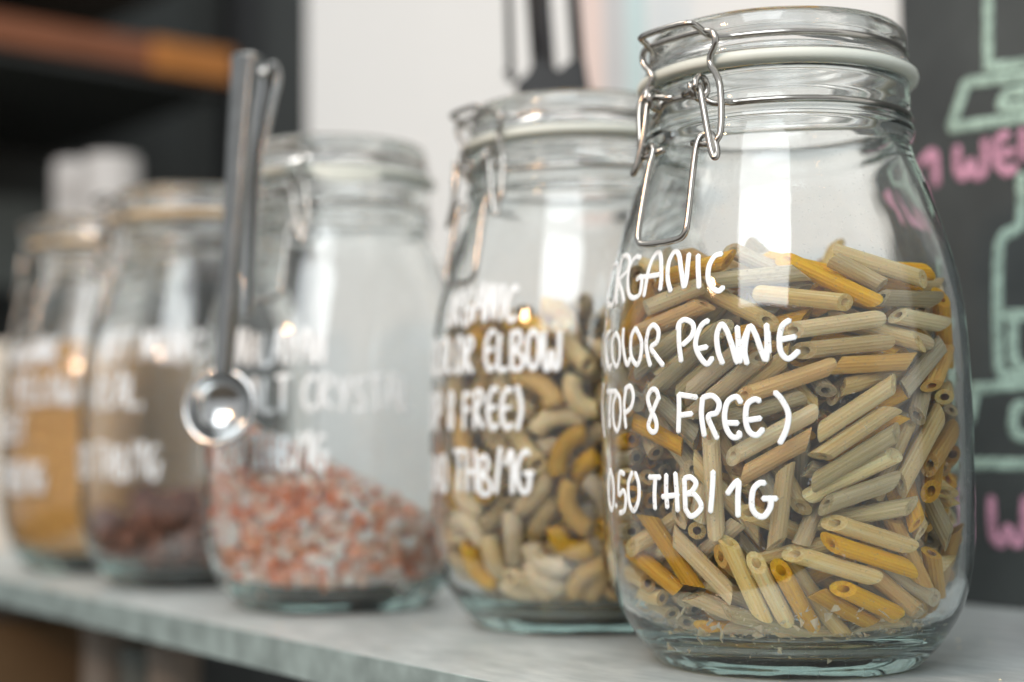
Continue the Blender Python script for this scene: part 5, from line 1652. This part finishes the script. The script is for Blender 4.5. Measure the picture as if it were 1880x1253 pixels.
FONT = {
 'A': (.62, [[(0, 0), (.12, .5), (.3, 1), (.42, .9), (.55, .4), (.6, 0)], [(.1, .38), (.55, .42)]]),
 'B': (.6, [[(.05, 1), (.07, 0)], [(.05, .95), (.35, 1), (.48, .78), (.3, .55), (.08, .5), (.4, .42), (.6, .2), (.45, .0), (.08, 0)]]),
 'C': (.55, [[(.52, .88), (.35, 1), (.1, .75), (.02, .4), (.15, .08), (.35, 0), (.55, .14)]]),
 'D': (.6, [[(.05, 1), (.07, 0)], [(.03, .98), (.4, .88), (.6, .5), (.45, .1), (.07, 0)]]),
 'E': (.55, [[(.5, .95), (.3, 1), (.06, .75), (.04, .3), (.25, 0), (.52, .1)], [(.05, .48), (.42, .54)]]),
 'F': (.55, [[(.08, .97), (.05, 0)], [(.08, .97), (.55, .93)], [(.08, .5), (.45, .54)]]),
 'G': (.62, [[(.5, .92), (.35, 1), (.08, .75), (.02, .35), (.2, .02), (.45, .05), (.55, .42)], [(.3, .45), (.66, .47)]]),
 'H': (.62, [[(.06, 1), (.06, 0)], [(.5, 1), (.55, 0)], [(0, .46), (.6, .48)]]),
 'I': (.2, [[(.1, 1), (.1, 0)]]),
 'L': (.5, [[(.06, 1), (.03, .3), (.12, .02), (.5, .06)]]),
 'M': (.85, [[(0, 0), (.08, .9), (.2, 1), (.4, .1), (.6, .95), (.72, .9), (.8, 0)]]),
 'N': (.62, [[(.02, 0), (.05, .85), (.15, 1), (.48, .02), (.55, 1)]]),
 'O': (.6, [[(.3, 1), (.08, .8), (.03, .35), (.25, 0), (.5, .2), (.55, .7), (.3, 1)]]),
 'P': (.55, [[(.08, .95), (.06, 0)], [(.02, .88), (.3, 1), (.52, .8), (.4, .5), (.1, .42)]]),
 'R': (.6, [[(.08, .95), (.04, 0)], [(.06, .95), (.35, 1), (.5, .78), (.12, .45), (.55, 0)]]),
 'S': (.55, [[(.5, .9), (.3, 1), (.08, .8), (.25, .55), (.48, .3), (.3, .02), (.02, .1)]]),
 'T': (.6, [[(0, .96), (.6, .98)], [(.3, .97), (.28, 0)]]),
 'U': (.6, [[(.04, 1), (.06, .2), (.28, 0), (.5, .25), (.52, 1)]]),
 'W': (.8, [[(.02, 1), (.08, .1), (.25, .05), (.38, .5), (.5, .05), (.7, .15), (.75, 1)]]),
 'Y': (.6, [[(.02, 1), (.28, .5)], [(.55, 1), (.2, 0)]]),
 '0': (.55, [[(.28, 1), (.06, .8), (.04, .3), (.26, 0), (.5, .25), (.5, .75), (.28, 1)]]),
 '1': (.35, [[(0, .68), (.28, 1), (.28, 0)]]), '2': (.55, [[(.02, .8), (.25, 1), (.48, .75), (.05, .02), (.55, .04)]]),
 '4': (.55, [[(.35, 0), (.35, 1), (0, .35), (.55, .35)]]),
 '5': (.5, [[(.48, .97), (.06, .95), (.05, .55), (.35, .58), (.46, .28), (.25, 0), (.02, .1)]]),
 '6': (.55, [[(.45, .95), (.15, .7), (.04, .3), (.25, 0), (.5, .25), (.3, .5), (.06, .35)]]),
 '8': (.5, [[(.45, .85), (.25, 1), (.05, .78), (.4, .3), (.28, 0), (.05, .25), (.42, .72), (.42, .85)]]),
 '/': (.4, [[(.32, 1.05), (.08, -.05)]]), '.': (.15, [[(.06, .04), (.08, 0)]]), '(': (.3, [[(.22, 1.08), (.05, .5), (.2, -.1)]]),
 ')': (.3, [[(.05, 1.08), (.26, .5), (.06, -.1)]]), ' ': (.35, []), ',': (.2, [[(.1, .05), (.04, -.12)]])}
def text_line(s, end_deg, z0, hgt, rnd, width=1.0, slope=0.0):
    """right-aligned hand lettering; end_deg is where the last letter stops"""
    x = 0; L = []
    for ch in s:
        wd, st = FONT[ch]; jy = rnd.uniform(-.05, .05); js = rnd.uniform(.93, 1.07)
        for pl in st: L.append([(x + a * js * .62 * width * hgt, (b * js + jy) * hgt) for a, b in pl])
        x += (wd * .62 * width + .10) * hgt
    R = 63.5; out = []
    for pl in L: out.append([(end_deg + math.degrees((a - x) / R), z0 + b + slope * (a - x)) for a, b in pl])
    return out
def make_jar(pos, mech_deg, label, gasket, first=None):
    head = math.atan2(CAMPOS.y - pos[1], CAMPOS.x - pos[0])
    root = empty('glass_jar', (pos[0], pos[1], 0.0), head); tag(root, label, 'jar', 'clip top glass jars standing in a row on the metal shelf')
    a = -math.radians(mech_deg)
    def add(nm, me, m, r=0.0, par=root):
        o = link(nm, me, par, None)
        if not me.materials: me.materials.append(m)
        o.rotation_euler = (0, 0, r); return o
    add('jar_body', JAR_ME, M['glass'])
    lid = add('lid', LID_ME, M['lidglass'])
    g = link('rubber_seal', GAS_ME.copy(), root, gasket)
    add('lid_wire', LIDWIRE_ME, M['wire'], a); add('neck_wire', NECKWIRE_ME, M['wire'], a)
    add('bail_wire', BAIL_ME, M['wire'], a); add('lever', LEVER_ME, M['wire'], a)
    return root, head
JP = [(.09456, .52360), (.02858, .63599), (-.08523, .71812), (-.17819, .84239), (-.25704, .94566)]
MD = [40, 54, 34, 66, 55]
LB = ['nearest glass jar, full of penne, with sharp white lettering beside the blackboard',
      'glass jar of elbow pasta between the penne jar and the pink salt jar',
      'glass jar with a sloping heap of pink salt crystals, spoon hanging at its side',
      'glass jar with dark reddish lumps only at its bottom and a tan seal',
      'farthest glass jar, full of golden grain, at the far end of the row']
JARS = [make_jar(JP[i], MD[i], LB[i], M['gasket'] if i < 3 else M['gasket_tan']) for i in range(5)]
# the pull tab of the third jar's rubber seal, hanging down in front
tb = []
for i in range(13):
    a = math.radians(-12 + 38 * i / 12); k = math.sin(math.pi * i / 12) ** .5; tb.append((a, .1990 - .0042 * k))
vs = [(q * math.cos(a), q * math.sin(a), z) for a, z0 in tb for q, z in ((.0481, .2028), (.0497, .2028), (.0500, z0), (.0484, z0))]
fs = [(4 * i + k, 4 * i + 4 + k, 4 * i + 4 + (k + 1) % 4, 4 * i + (k + 1) % 4) for i in range(12) for k in range(4)] + [(0, 1, 2, 3), (51, 50, 49, 48)]
link('pull_tab', mesh('pull_tab', vs, fs), JARS[2][0], M['gasket'])
# lettering
rows = [S1[:9], S1[9:26], S1[26:43], S1[43:]]
for rw in rows: surf_strokes('lettering', rw, JARS[0][0], .00096, M['paint'])
rnd = random.Random(4)
TX = {1: [('ORGANIC', -22, 124, 14.5, 1.0), ('TRICOLOR ELBOW', -5, 104, 14.5, 1.0), ('(TOP 8 FREE)', -19, 82, 15, 1.0), ('0.40 THB/1G', -16, 57, 15, 1.05)],
      2: [('HIMALAYAN', -2, 112, 14.5, .95), ('SALT CRYSTAL', 34, 91, 15, 1.1), ('0.20 THB/1G', -2, 66, 14, 1.0)],
      3: [('NUT MUNCH', 12, 121, 15, 1.2), ('REAL,', -24, 97, 17, 1.0), ('1.20 THB/1G', -15, 60, 17, 1.0)],
      4: [('ORGANIC', -25, 126, 15, 1.0), ('YELLOW', -15, 102, 17, 1.0), ('MILLET', -46, 80, 16, 1.0), ('0.15 THB/1G', -32, 50, 16, 1.0)]}
for j, L in TX.items():
    for s, e, z, hg, wd in L: surf_strokes('lettering', text_line(s, e, z, hg, rnd, wd), JARS[j][0], .00108, M['paint'])
# ------------------------------------------------------------------ pasta
def penne_mesh(L, rr=.0028, n=16):
    vs, fs = [], []; S = 2 * n
    for s, inner in ((-1, 0), (1, 0), (-1, 1), (1, 1)):
        for i in range(S):
            a = 2 * math.pi * i / S; r = (.0013 if inner else (rr if i % 2 else rr * .955))
            x, y = r * math.cos(a), r * math.sin(a); vs.append((x, y, s * L / 2 + x * 1.15 + (0 if i % 2 else s * .00015)))
    for i in range(S):
        j = (i + 1) % S
        fs += [(i, j, S + j, S + i), (2 * S + j, 2 * S + i, 3 * S + i, 3 * S + j), (j, i, 2 * S + i, 2 * S + j), (S + i, S + j, 3 * S + j, 3 * S + i)]
    return mesh('penne', vs, fs)
def elbow_mesh(R, arc, r=.0040):
    vs, fs = [], []; m, n = 10, 16
    for inner in (0, 1):
        for k in range(m):
            t = -arc / 2 + arc * k / (m - 1)
            for i in range(n):
                a = 2 * math.pi * i / n; rr = (.0026 if inner else (r if i % 2 else r * .94)); q = R + rr * math.cos(a)
                vs.append((q * math.cos(t) - R * .85, rr * math.sin(a), q * math.sin(t)))
    o = m * n
    for k in range(m - 1):
        for i in range(n):
            j = (i + 1) % n; a, b = k * n, (k + 1) * n
            fs += [(a + i, a + j, b + j, b + i), (o + a + j, o + a + i, o + b + i, o + b + j)]
    for e in (0, (m - 1) * n):
        for i in range(n):
            j = (i + 1) % n; q = (e + i, e + j, o + e + j, o + e + i); fs.append(q[::-1] if e == 0 else q)
    me = mesh('elbow', vs, fs); me.polygons.foreach_set('use_smooth', [True] * len(me.polygons)); return me
def lump_mesh(r, seed):
    bm = bmesh.new(); bmesh.ops.create_icosphere(bm, subdivisions=2, radius=r * .01); rg = random.Random(seed)
    ax = [Vector((rg.uniform(-1, 1), rg.uniform(-1, 1), rg.uniform(-1, 1))).normalized() for _ in range(9)]
    for v_ in bm.verts:
        d = v_.co.normalized(); k = 1.12
        for a in ax:
            t = d.dot(a)
            if t > .55: k = min(k, .8 / t)
        v_.co *= k * rg.uniform(.95, 1.05)
    me = bpy.data.meshes.new('lump'); bm.to_mesh(me); bm.free(); me.materials.append(M['lump']); return me
def unpack(s):
    return np.array(s, dtype=float).reshape(-1, 9)
def describe(jar, name, Mx, axis, colour):
    root, head = JARS[jar]; p = Mx.translation; c, s = math.cos(head), math.sin(head)
    dx, dy = p.x - JP[jar][0], p.y - JP[jar][1]; y = -dx * s + dy * c; z = p.z * 1000; x = dx * c + dy * s
    if jar == 0: rows = [(24, 'on the jar floor'), (47, 'below the price'), (70, 'level with the price'), (92, 'level with TOP 8 FREE'), (116, 'level with PENNE'), (128, 'level with ORGANIC'), (999, 'on top of the heap')]
    elif jar == 1: rows = [(24, 'on the jar floor'), (52, 'below the price'), (77, 'level with the price'), (98, 'level with the FREE line'), (119, 'level with ELBOW'), (999, 'on top of the heap')]
    else: rows = [(15, 'in the bottom layer'), (26, 'in the middle layer'), (999, 'in the top layer')]
    row = next(t for k, t in rows if z < k)
    cols = [(-.036, 'by the left glass'), (-.018, 'left of middle'), (.0, 'just left of middle'), (.018, 'just right of middle'), (.036, 'right of middle'), (9, 'by the right glass')]
    colt = next(t for k, t in cols if y < k)
    d = (Mx.to_3x3() @ Vector(axis)).normalized(); sx = -d.x * s + d.y * c; dep = abs(d.x * c + d.y * s)
    if jar == 3: tilt = 'small' if Mx.to_scale().x and name == 'x' else ''
    elif dep > .82: tilt = 'end on'
    else:
        an = math.degrees(math.atan2(d.z, sx)) % 180
        tilt = 'lying flat' if an < 18 or an > 162 else 'rising right' if an < 62 else 'upright' if an < 118 else 'rising left'
    if jar == 1: tilt = {'lying flat': 'lying wide', 'end on': 'pointing ahead'}.get(tilt, tilt)
    back = ' set back' if (x < .012 and jar < 2) or (jar == 3 and x < .030) else ' up front' if jar == 3 else ''
    return ' '.join((colour + ' ' + name + ' ' + tilt + back + ', ' + row + ', ' + colt).replace(' ,', ',').split())
def settle(items):       # items: (object, label, z, y); split those that still read the same by height, then side
    by = {}
    for it in items: by.setdefault(it[1], []).append(it)
    for lab, L in by.items():
        if len(L) == 1: L[0][0]['label'] = lab; continue
        L.sort(key=lambda t: -t[2])
        w_ = {2: ['upper', 'lower'], 3: ['upper', 'middle', 'lower'], 4: ['topmost', 'second', 'third', 'lowest'], 5: ['topmost', 'second', 'third', 'fourth', 'lowest'], 6: ['topmost', 'second', 'third', 'fourth', 'fifth', 'lowest'], 7: ['topmost', 'second', 'third', 'fourth', 'fifth', 'sixth', 'lowest']}.get(len(L))
        for i, it in enumerate(L): it[0]['label'] = (w_[i] + ' ' + lab) if w_ else lab
def place(data, meshes, jar, name, labels, group, cat, mats, spin):
    root, head = JARS[jar]; base = Matrix.Translation((JP[jar][0], JP[jar][1], 0)) @ Matrix.Rotation(head + math.radians(spin), 4, 'Z')
    hid_v, hid_f, hid_m = [], [], []; items = []
    for row in data:
        mi, x, y, z = int(row[0]), row[1] / 1e5, row[2] / 1e5, row[3] / 1e5; q = Quaternion(row[4:8] / 1e4); c = int(row[8])
        vis, c = c // 10, c % 10
        Mx = base @ Matrix.Translation((x, y, z)) @ q.to_matrix().to_4x4()
        me = meshes[mi]
        if vis:
            o = bpy.data.objects.new(name, me); COL.objects.link(o); o.matrix_world = Mx @ Matrix.Diagonal((1, 1, .84 + .18 * ((len(items) * .618) % 1), 1)) if jar == 0 else Mx
            if mats:
                if not me.materials: me.materials.append(mats[0])
                o.material_slots[0].link = 'OBJECT'; o.material_slots[0].material = mats[c]
            tag(o, None, cat, group); items.append((o, describe(jar, labels[4], Mx, (0, 0, 1), labels[c]), Mx.translation.z))
        else:
            k = len(hid_v); hid_v += [Mx @ v_.co for v_ in me.vertices]
            hid_f += [tuple(i + k for i in p.vertices) for p in me.polygons]; hid_m += [c] * len(me.polygons)
    settle(items)
    if hid_v:
        me = mesh('inner_' + name, hid_v, hid_f)
        for m_ in (mats or [M['lump']]): me.materials.append(m_)
        me.polygons.foreach_set('material_index', hid_m if mats else [0] * len(hid_m))
        o = link('inner_' + name, me); tag(o, labels[3], cat, None, 'stuff')
place(unpack(PENNE), [penne_mesh(L) for L in (.023, .027, .030)], 0, 'penne',
      ['ochre', 'cream', 'grey', 'mass of penne deep inside the nearest jar behind the outer pieces', 'penne'],
      'penne filling the nearest jar', 'pasta', PAS, 290)
place(unpack(ELBOW), [elbow_mesh(.009, 2.1), elbow_mesh(.013, 1.7)], 1, 'elbow_macaroni',
      ['ochre', 'cream', 'grey', 'mass of elbow macaroni deep inside the second jar', 'elbow macaroni'],
      'elbow macaroni filling the second jar', 'pasta', ELB, 0)
place(unpack(LUMP), [lump_mesh(.75, 1), lump_mesh(.9, 2)], 3, 'mineral_lump',
      ['dark reddish', '', '', 'hidden dark reddish lumps deep inside the fourth jar', 'lump'], 'reddish lumps at the bottom of the fourth jar', 'lump', None, 0)
# ------------------------------------------------------------------ salt and grain
def inner_r(z):
    zz = [q[1] for q in INN][::-1]; rr = [q[0] for q in INN][::-1]; return float(np.interp(z, zz, rr))
def fill(name, jar, top, size, n, shell, m, label, cat, faces, seed):
    rg = np.random.default_rng(seed); root, head = JARS[jar]; c0, s0 = math.cos(head), math.sin(head)
    P = []
    while len(P) < n:
        a = rg.uniform(0, 2 * math.pi); r = .0600 * math.sqrt(rg.uniform()); z = rg.uniform(.0095, .15)
        ri = inner_r(z) - size * 1.05; x, y = r * math.cos(a), r * math.sin(a); zt = top(x, y)
        if r > ri or z > zt or z < .0095 + size: continue
        if r < ri - shell and z < zt - shell: continue
        P.append((x, y, z))
    P = np.array(P)
    if faces == 8: B = np.array([(1, 0, 0), (-1, 0, 0), (0, 1, 0), (0, -1, 0), (0, 0, 1), (0, 0, -1)], float); Fc = [(0, 2, 4), (2, 1, 4), (1, 3, 4), (3, 0, 4), (2, 0, 5), (1, 2, 5), (3, 1, 5), (0, 3, 5)]
    else: B = np.array([(a, b_, c) for a in (-1, 1) for b_ in (-1, 1) for c in (-1, 1)], float) * .72; Fc = [(0, 1, 3, 2), (4, 6, 7, 5), (0, 4, 5, 1), (2, 3, 7, 6), (0, 2, 6, 4), (1, 5, 7, 3)]
    vs, fs = [], []
    for k, p in enumerate(P):
        q = rg.normal(size=4); q /= np.linalg.norm(q); R = np.array(Quaternion(q).to_matrix())
        bb_ = B * rg.uniform(.55, 1.15, size=(1, 3)) * rg.uniform(.8, 1.2, size=(len(B), 1)) * size * rg.uniform(.6, 1.1)
        v_ = bb_ @ R.T + p; o = len(vs); vs += [tuple(x) for x in v_]; fs += [tuple(i + o for i in f_) for f_ in Fc]
    # packed core just inside the loose shell
    S = 48; o = len(vs); ring = []
    zs = np.linspace(.0105, 1, 14)
    for k in range(14):
        for i in range(S):
            a = 2 * math.pi * i / S; x1, y1 = math.cos(a), math.sin(a)
            zt = top(x1 * .05, y1 * .05) - shell * .7; z = .0108 + (zt - .0108) * k / 13; r = inner_r(z) - shell * .75
            vs.append((r * x1, r * y1, z))
    for k in range(13):
        for i in range(S): fs.append((o + k * S + i, o + k * S + (i + 1) % S, o + (k + 1) * S + (i + 1) % S, o + (k + 1) * S + i))
    c = len(vs); vs.append((0, 0, top(0, 0) - shell * .7)); fs += [(o + 13 * S + i, o + 13 * S + (i + 1) % S, c) for i in range(S)]
    o = link(name, mesh(name, vs, fs), None, m, (JP[jar][0], JP[jar][1], 0)); o.rotation_euler = (0, 0, head); tag(o, label, cat, None, 'stuff')
fill('salt_crystals', 2, lambda x, y: .061 - y * .52 + .003 * math.sin(x * 90), .0034, 5200, .011, M['salt'],
     'heap of coarse pink salt crystals sloping down to the right in its jar', 'salt', 6, 3)
fill('golden_grain', 4, lambda x, y: .138 + .003 * math.sin(x * 70), .0011, 26000, .003, M['millet'],
     'fine golden grain filling the farthest jar', 'grain', 8, 4)
# broken bits and crumbs of pasta that have sunk to the floor of the nearest jar
rg = np.random.default_rng(8); vs, fs = [], []
for k in range(520):
    a = rg.uniform(0, 2 * math.pi); z = .0105 + rg.uniform() ** 2 * .014; r = inner_r(z) - rg.uniform(.0012, .008); sz = rg.uniform(.0003, .0022) * (1 if k % 3 == 0 else .4)
    p = np.array((r * math.cos(a), r * math.sin(a), z)); o = len(vs)
    vs += [tuple(p + rg.normal(size=3) * sz * .6) for _ in range(5)]; fs += [(o, o + 1, o + 2), (o, o + 1, o + 3), (o + 1, o + 2, o + 3), (o, o + 2, o + 4), (o + 2, o + 3, o + 4), (o, o + 3, o + 4)]
cr = link('pasta_crumbs', mesh('pasta_crumbs', vs, fs), None, PAS[1], (JP[0][0], JP[0][1], 0)); tag(cr, 'pale broken bits and crumbs of penne at the bottom of the nearest jar', 'crumbs', None, 'stuff')
# ------------------------------------------------------------------ scoop with clip
M['handle_steel'] = simple('brushed_steel_dark_reflection', (.30, .31, .31), .26, 1.0, .12, 120)  # base colour darkened to stand in for the dark room it reflects
M['steel'] = simple('polished_steel', (.60, .61, .61), .17, 1.0, .05, 200)
sp = empty('clip_spoon', (-.1254, .6404, .0927)); tag(sp, 'long handled steel measuring spoon with a spring clip hanging beside the salt jar', 'spoon')
def strip(path, widths, thick, wdir):
    vs, fs = [], []; P = [Vector(p) for p in path]; n = len(P)
    for i, p in enumerate(P):
        t = (P[min(n - 1, i + 1)] - P[max(0, i - 1)]).normalized(); wv = (wdir - t * wdir.dot(t)).normalized(); nv = t.cross(wv)
        for a, b_ in ((-1, -1), (1, -1), (1, 1), (-1, 1)): vs.append(p + wv * a * widths[i] / 2 + nv * b_ * thick / 2)
    for i in range(n - 1):
        for k in range(4): fs.append((4 * i + k, 4 * i + (k + 1) % 4, 4 * i + 4 + (k + 1) % 4, 4 * i + 4 + k))
    fs += [(3, 2, 1, 0), tuple(4 * (n - 1) + k for k in range(4))]
    return vs, fs
wd = Vector((-.82, .57, 0)).normalized()
hp = spline([(0.0018, -.0005, .0135), (.0035, .0005, .040), (.0062, .002, .085), (.0085, .0035, .125), (.0100, .0045, .148), (.0110, .0050, .1545)], 6)
hw = [np.interp(i / (len(hp) - 1), [0, .3, .8, .93, .985, 1], [.006, .0085, .0125, .0155, .012, .005]) for i in range(len(hp))]
bevel(link('handle', mesh('handle', *strip(hp, hw, .0055, wd), True), sp, M['handle_steel']), .0009, 2)
cp = spline([(.0135, .0065, .100), (.0185, .0085, .132), (.0205, .0095, .144), (.0190, .0090, .1485), (.0160, .0080, .144)], 6)
cp0 = spline([(.0105, .0075, .040), (.0118, .0075, .070), (.0140, .0078, .105), (.0180, .0085, .130), (.0203, .0095, .1435), (.0185, .0090, .1490), (.0150, .0075, .1460)], 6)
cw = [np.interp(i / (len(cp0) - 1), [0, .4, .8, 1], [.005, .008, .012, .010]) for i in range(len(cp0))]
bevel(link('spring_clip', mesh('spring_clip', *strip(cp0, cw, .0022, wd), True), sp, M['steel']), .0007, 2)
def bowl_prof():
    o_, i_ = [], []
    for k in range(13):
        t = k / 12 * math.pi / 2 * .98; o_.append((.0152 * math.sin(t), -.0118 * math.cos(t)))
        i_.append((.0142 * math.sin(t), -.0108 * math.cos(t)))
    return o_ + [(.0168, .0002), (.0168, .0010), (.0150, .0010)] + i_[::-1]
bo = link('bowl', lathe('bowl', bowl_prof(), 64, False), sp, M['steel'])
bo.rotation_euler = (Vector((-.22, -.97, .12))).to_track_quat('Z', 'Y').to_euler()
# ------------------------------------------------------------------ desk lamp arm
M['black'] = simple('black_metal', (.010, .011, .012), .45, .0, .2, 60)
M['spring'] = simple('dark_spring_steel', (.10, .10, .105), .35, 1.0, .1, 60)
M['greysleeve'] = simple('grey_plastic', (.30, .31, .30), .5, 0, .1, 60)
la = empty('desk_lamp', (.0228, .7695, .2608)); la.rotation_euler = (0, 0, -.02)
tag(la, 'black spring arm of a desk lamp by the white wall behind the macaroni jar', 'lamp')
def lp(px, py, dy=0): return ((px - 1013) / 2746 * .78, dy, (160 - py) / 2746 * .78)
for x0, x1, rr in ((935, 936, .0020), (1046, 1062, .0034)):
    link('arm_bar', mesh('arm_bar', *tube([lp(x0 - 6, -220), lp(x1, 150)], rr, 12), True), la, M['black'])
link('centre_bar', mesh('centre_bar', *tube([lp(976, -220, .004), lp(998, 150, .004)], .0064, 14), True), la, M['black'])
cl = []
for i in range(420):
    t = i / 419; px = 984 + (1003 - 984) * t; py = -200 + (118 + 200) * t; c = Vector(lp(px, py, -.006)); a = i * .9
    cl.append(c + Vector((math.cos(a) * .0032, math.sin(a) * .0032, 0)))
link('spring', mesh('spring', *tube(cl, .0008, 5), True), la, M['spring'])
h1 = [lp(944, 158), lp(966, 140), lp(982, 108), lp(1008, 112), lp(1022, 136), lp(1044, 116), lp(1072, 116), lp(1084, 200), lp(950, 200)]
vs = [(x, -.008, z) for x, y, z in h1] + [(x, .008, z) for x, y, z in h1]; n = len(h1)
bevel(link('joint_plate', mesh('joint_plate', vs, [tuple(range(n))[::-1], tuple(range(n, 2 * n))] + [(i, (i + 1) % n, n + (i + 1) % n, n + i) for i in range(n)]), la, M['black']), .002)
link('foot_knob', mesh('foot_knob', *tube([lp(931, 130, -.004), lp(941, 150, -.004)], .0026, 10), True), la, M['black'])
link('wall_bracket', mesh('wall_bracket', *tube([(.016, .004, -.006), (.034, .03, -.004), (.045, .105, .0), (.048, .160, .004)], .0055, 12), True), la, M['black'])
# strips on the wall
M['pinkpaper'] = simple('pale_pink_paper', (.80, .66, .61), .8, 0, .03, 8)
M['cyanpaper'] = simple('pale_cyan_paper', (.58, .72, .73), .8, 0, .03, 8)
M['greypaper'] = simple('pale_grey_paper', (.58, .59, .60), .8, 0, .03, 8)
for nm, s0, s1, m_, lb in (('paper_strip', -.212, -.188, 'pinkpaper', 'pale pink paper strip on the white wall beside the black lamp arm'),
                       ('paper_strip', -.188, -.168, 'greypaper', 'pale grey paper strip between the pink and the cyan strips'),
                       ('paper_strip', -.168, -.150, 'cyanpaper', 'pale cyan paper strip on the white wall nearest the penne jar lid')):
    tag(slab(nm, s0, s1, .3105, .3118, .27, .75, M[m_]), lb, 'paper', 'coloured paper strips on the white wall')
# ------------------------------------------------------------------ dark shelving beyond the wall's end
M['wood'] = simple('orange_wood', (.22, .075, .03), .5, 0, .35, 6)
M['dgrey'] = simple('dark_grey_metal', (.045, .05, .048), .45, 0, .15, 10)
M['mgrey'] = simple('grey_green_panel', (.11, .125, .115), .5, 0, .15, 10)
UN = Vector((.768, .64, 0)); UE = Vector((.64, -.768, 0))
su = empty('shelving_unit', (-.334, 1.80, 0), math.atan2(UN.y, UN.x)); tag(su, 'black metal shelving unit with an orange wooden board beyond the end of the white wall', 'shelving')
def ub(nm, x0, x1, y0, y1, z0, z1, m_, bev=.002):   # x along the front (to the right, away), y to the left-away side
    o = link(nm, mesh(nm, *box((x0 + x1) / 2, (y0 + y1) / 2, (z0 + z1) / 2, x1 - x0, y1 - y0, z1 - z0)), su, m_); bevel(o, bev); return o
ub('post', -.012, .022, -.02, .02, -1, 1.3, M['black'])
ub('side_panel', .022, .20, .0, .02, -1, 1.3, M['dgrey'])
ub('shelf_board', -1.1, -.014, -.02, .50, .512, .546, M['wood'])
M['amber'] = simple('amber_wood', (.46, .17, .03), .5, 0, .2, 6)
ub('board_end', -.12, -.014, -.024, .02, .510, .548, M['amber'])
ub('shelf_underboard', -1.1, -.014, -.01, .50, .500, .510, M['dgrey'])
ub('top_board', -1.1, -.014, .0, .50, .66, .68, M['mgrey'])
ub('cross_beam', -.55, -.50, .03, .50, .40, .47, M['mgrey'])
ub('lower_board', -1.1, -.014, .0, .50, .10, .12, M['dgrey'])
ub('back_panel', -1.1, .2, .50, .52, -1, 1.3, M['darkwall'])
ub('mid_rail', -.80, -.014, .30, .33, .28, .40, M['mgrey'])
# things on the counter behind the far jars
M['counter'] = simple('dark_counter', (.06, .055, .05), .5, 0, .3, 8)
ct = link('counter', mesh('counter', *box(-.72, 1.42, -.04, .95, .42, .04)), None, M['counter']); bevel(ct, .004)
tag(ct, 'dark counter top behind the far end of the metal shelf', 'counter')
ctl = link('counter_front', mesh('counter_front', *box(0, 0, -.49, .9, .36, .86)), None, M['darkwall']); ctl.location = (-.72, 1.42, 0); ctl.name = 'cabinet'
tag(ctl, 'dark cabinet under the counter behind the metal shelf', 'cabinet')
M['card'] = simple('brown_card', (.82, .73, .62), .75, 0, .12, 12)
M['beige'] = simple('beige_card', (.78, .75, .69), .75, 0, .12, 12)
M['white'] = simple('white_plastic', (.50, .48, .46), .4, 0, .05, 20)
for nm, x, y, wx, wy, hh, m_, lb in (('cardboard_box', -.47, 1.40, .10, .12, .19, 'card', 'pale brown cardboard box behind the jar of reddish lumps'),
        ('storage_tin', -.385, 1.38, .05, .09, .17, 'beige', 'beige storage tin to the right of the pale cardboard box'),
        ('storage_tin', -.635, 1.50, .13, .10, .30, 'beige', 'tall beige storage tin at the left edge behind the golden grain jar')):
    o = link(nm, mesh(nm, *box(0, 0, hh / 2 - .02, wx, wy, hh)), None, M[m_], (x, y, 0)); bevel(o, .008, 3); tag(o, lb, 'box' if 'box' in nm else 'tin')
def canister(x, y, z0, r, hh, n, lb):
    prof = [(0, z0), (r * .92, z0)]
    for k in range(n):
        za = z0 + hh * k / n; zb = z0 + hh * (k + 1) / n
        prof += [(r, za + .002), (r, zb - .005), (r * .95, zb - .003), (r * .95, zb)]
    prof += [(0, z0 + hh)]
    o = link('white_canister', lathe('white_canister', prof, 48, False), None, M['white'], (x, y, 0)); tag(o, lb, 'canister', 'white ribbed canisters behind the far jars')
canister(-.391, 1.34, -.02, .0215, .352, 9, 'taller white ribbed canister standing behind the two far jars')
canister(-.345, 1.285, -.02, .0240, .346, 1, 'plain white canister just right of the ribbed one behind the far jars')
# things below the shelf
M['umber'] = simple('brown_glaze', (.20, .17, .14), .4, 0, .15, 12)
M['brown'] = simple('dark_brown_wood', (.12, .07, .03), .6, 0, .3, 8)
lo = link('lower_shelf', mesh('lower_shelf', *box(-.05, .18, -.40, 1.1, .30, .02)), None, M['brown'], F0); lo.rotation_euler = (0, 0, SHELF_ROT); bevel(lo, .003)
tag(lo, 'dark wooden shelf below the metal shelf', 'shelf')
for s, o0, wx, hh, m_, nm, lb in ((-.50, .06, .12, .355, 'brown', 'wooden_box', 'dark brown wooden box under the far end of the metal shelf'),
        (-.385, .07, .05, .36, 'umber', 'bottle', 'brown bottle under the metal shelf next to the wooden box'),
        (-.325, .07, .05, .35, 'mgrey', 'bottle', 'grey green bottle under the metal shelf'),
        (-.262, .06, .05, .36, 'umber', 'bottle', 'brown bottle under the metal shelf, left of the dark gap')):
    p = at_shelf(s, o0, -.39)
    if nm == 'wooden_box': o = link(nm, mesh(nm, *box(0, 0, hh / 2, wx, .12, hh)), None, M[m_], p); o.rotation_euler = (0, 0, SHELF_ROT); bevel(o, .004)
    else:
        o = link(nm, lathe(nm, [(0, 0), (wx * .45, 0), (wx * .5, .006), (wx * .5, hh * .72), (wx * .46, hh * .80), (wx * .30, hh * .88), (wx * .28, hh * .97), (wx * .30, hh * .98), (wx * .30, hh), (0, hh)], 40, False), None, M[m_], p)
    tag(o, lb, 'box' if nm == 'wooden_box' else 'bottle')
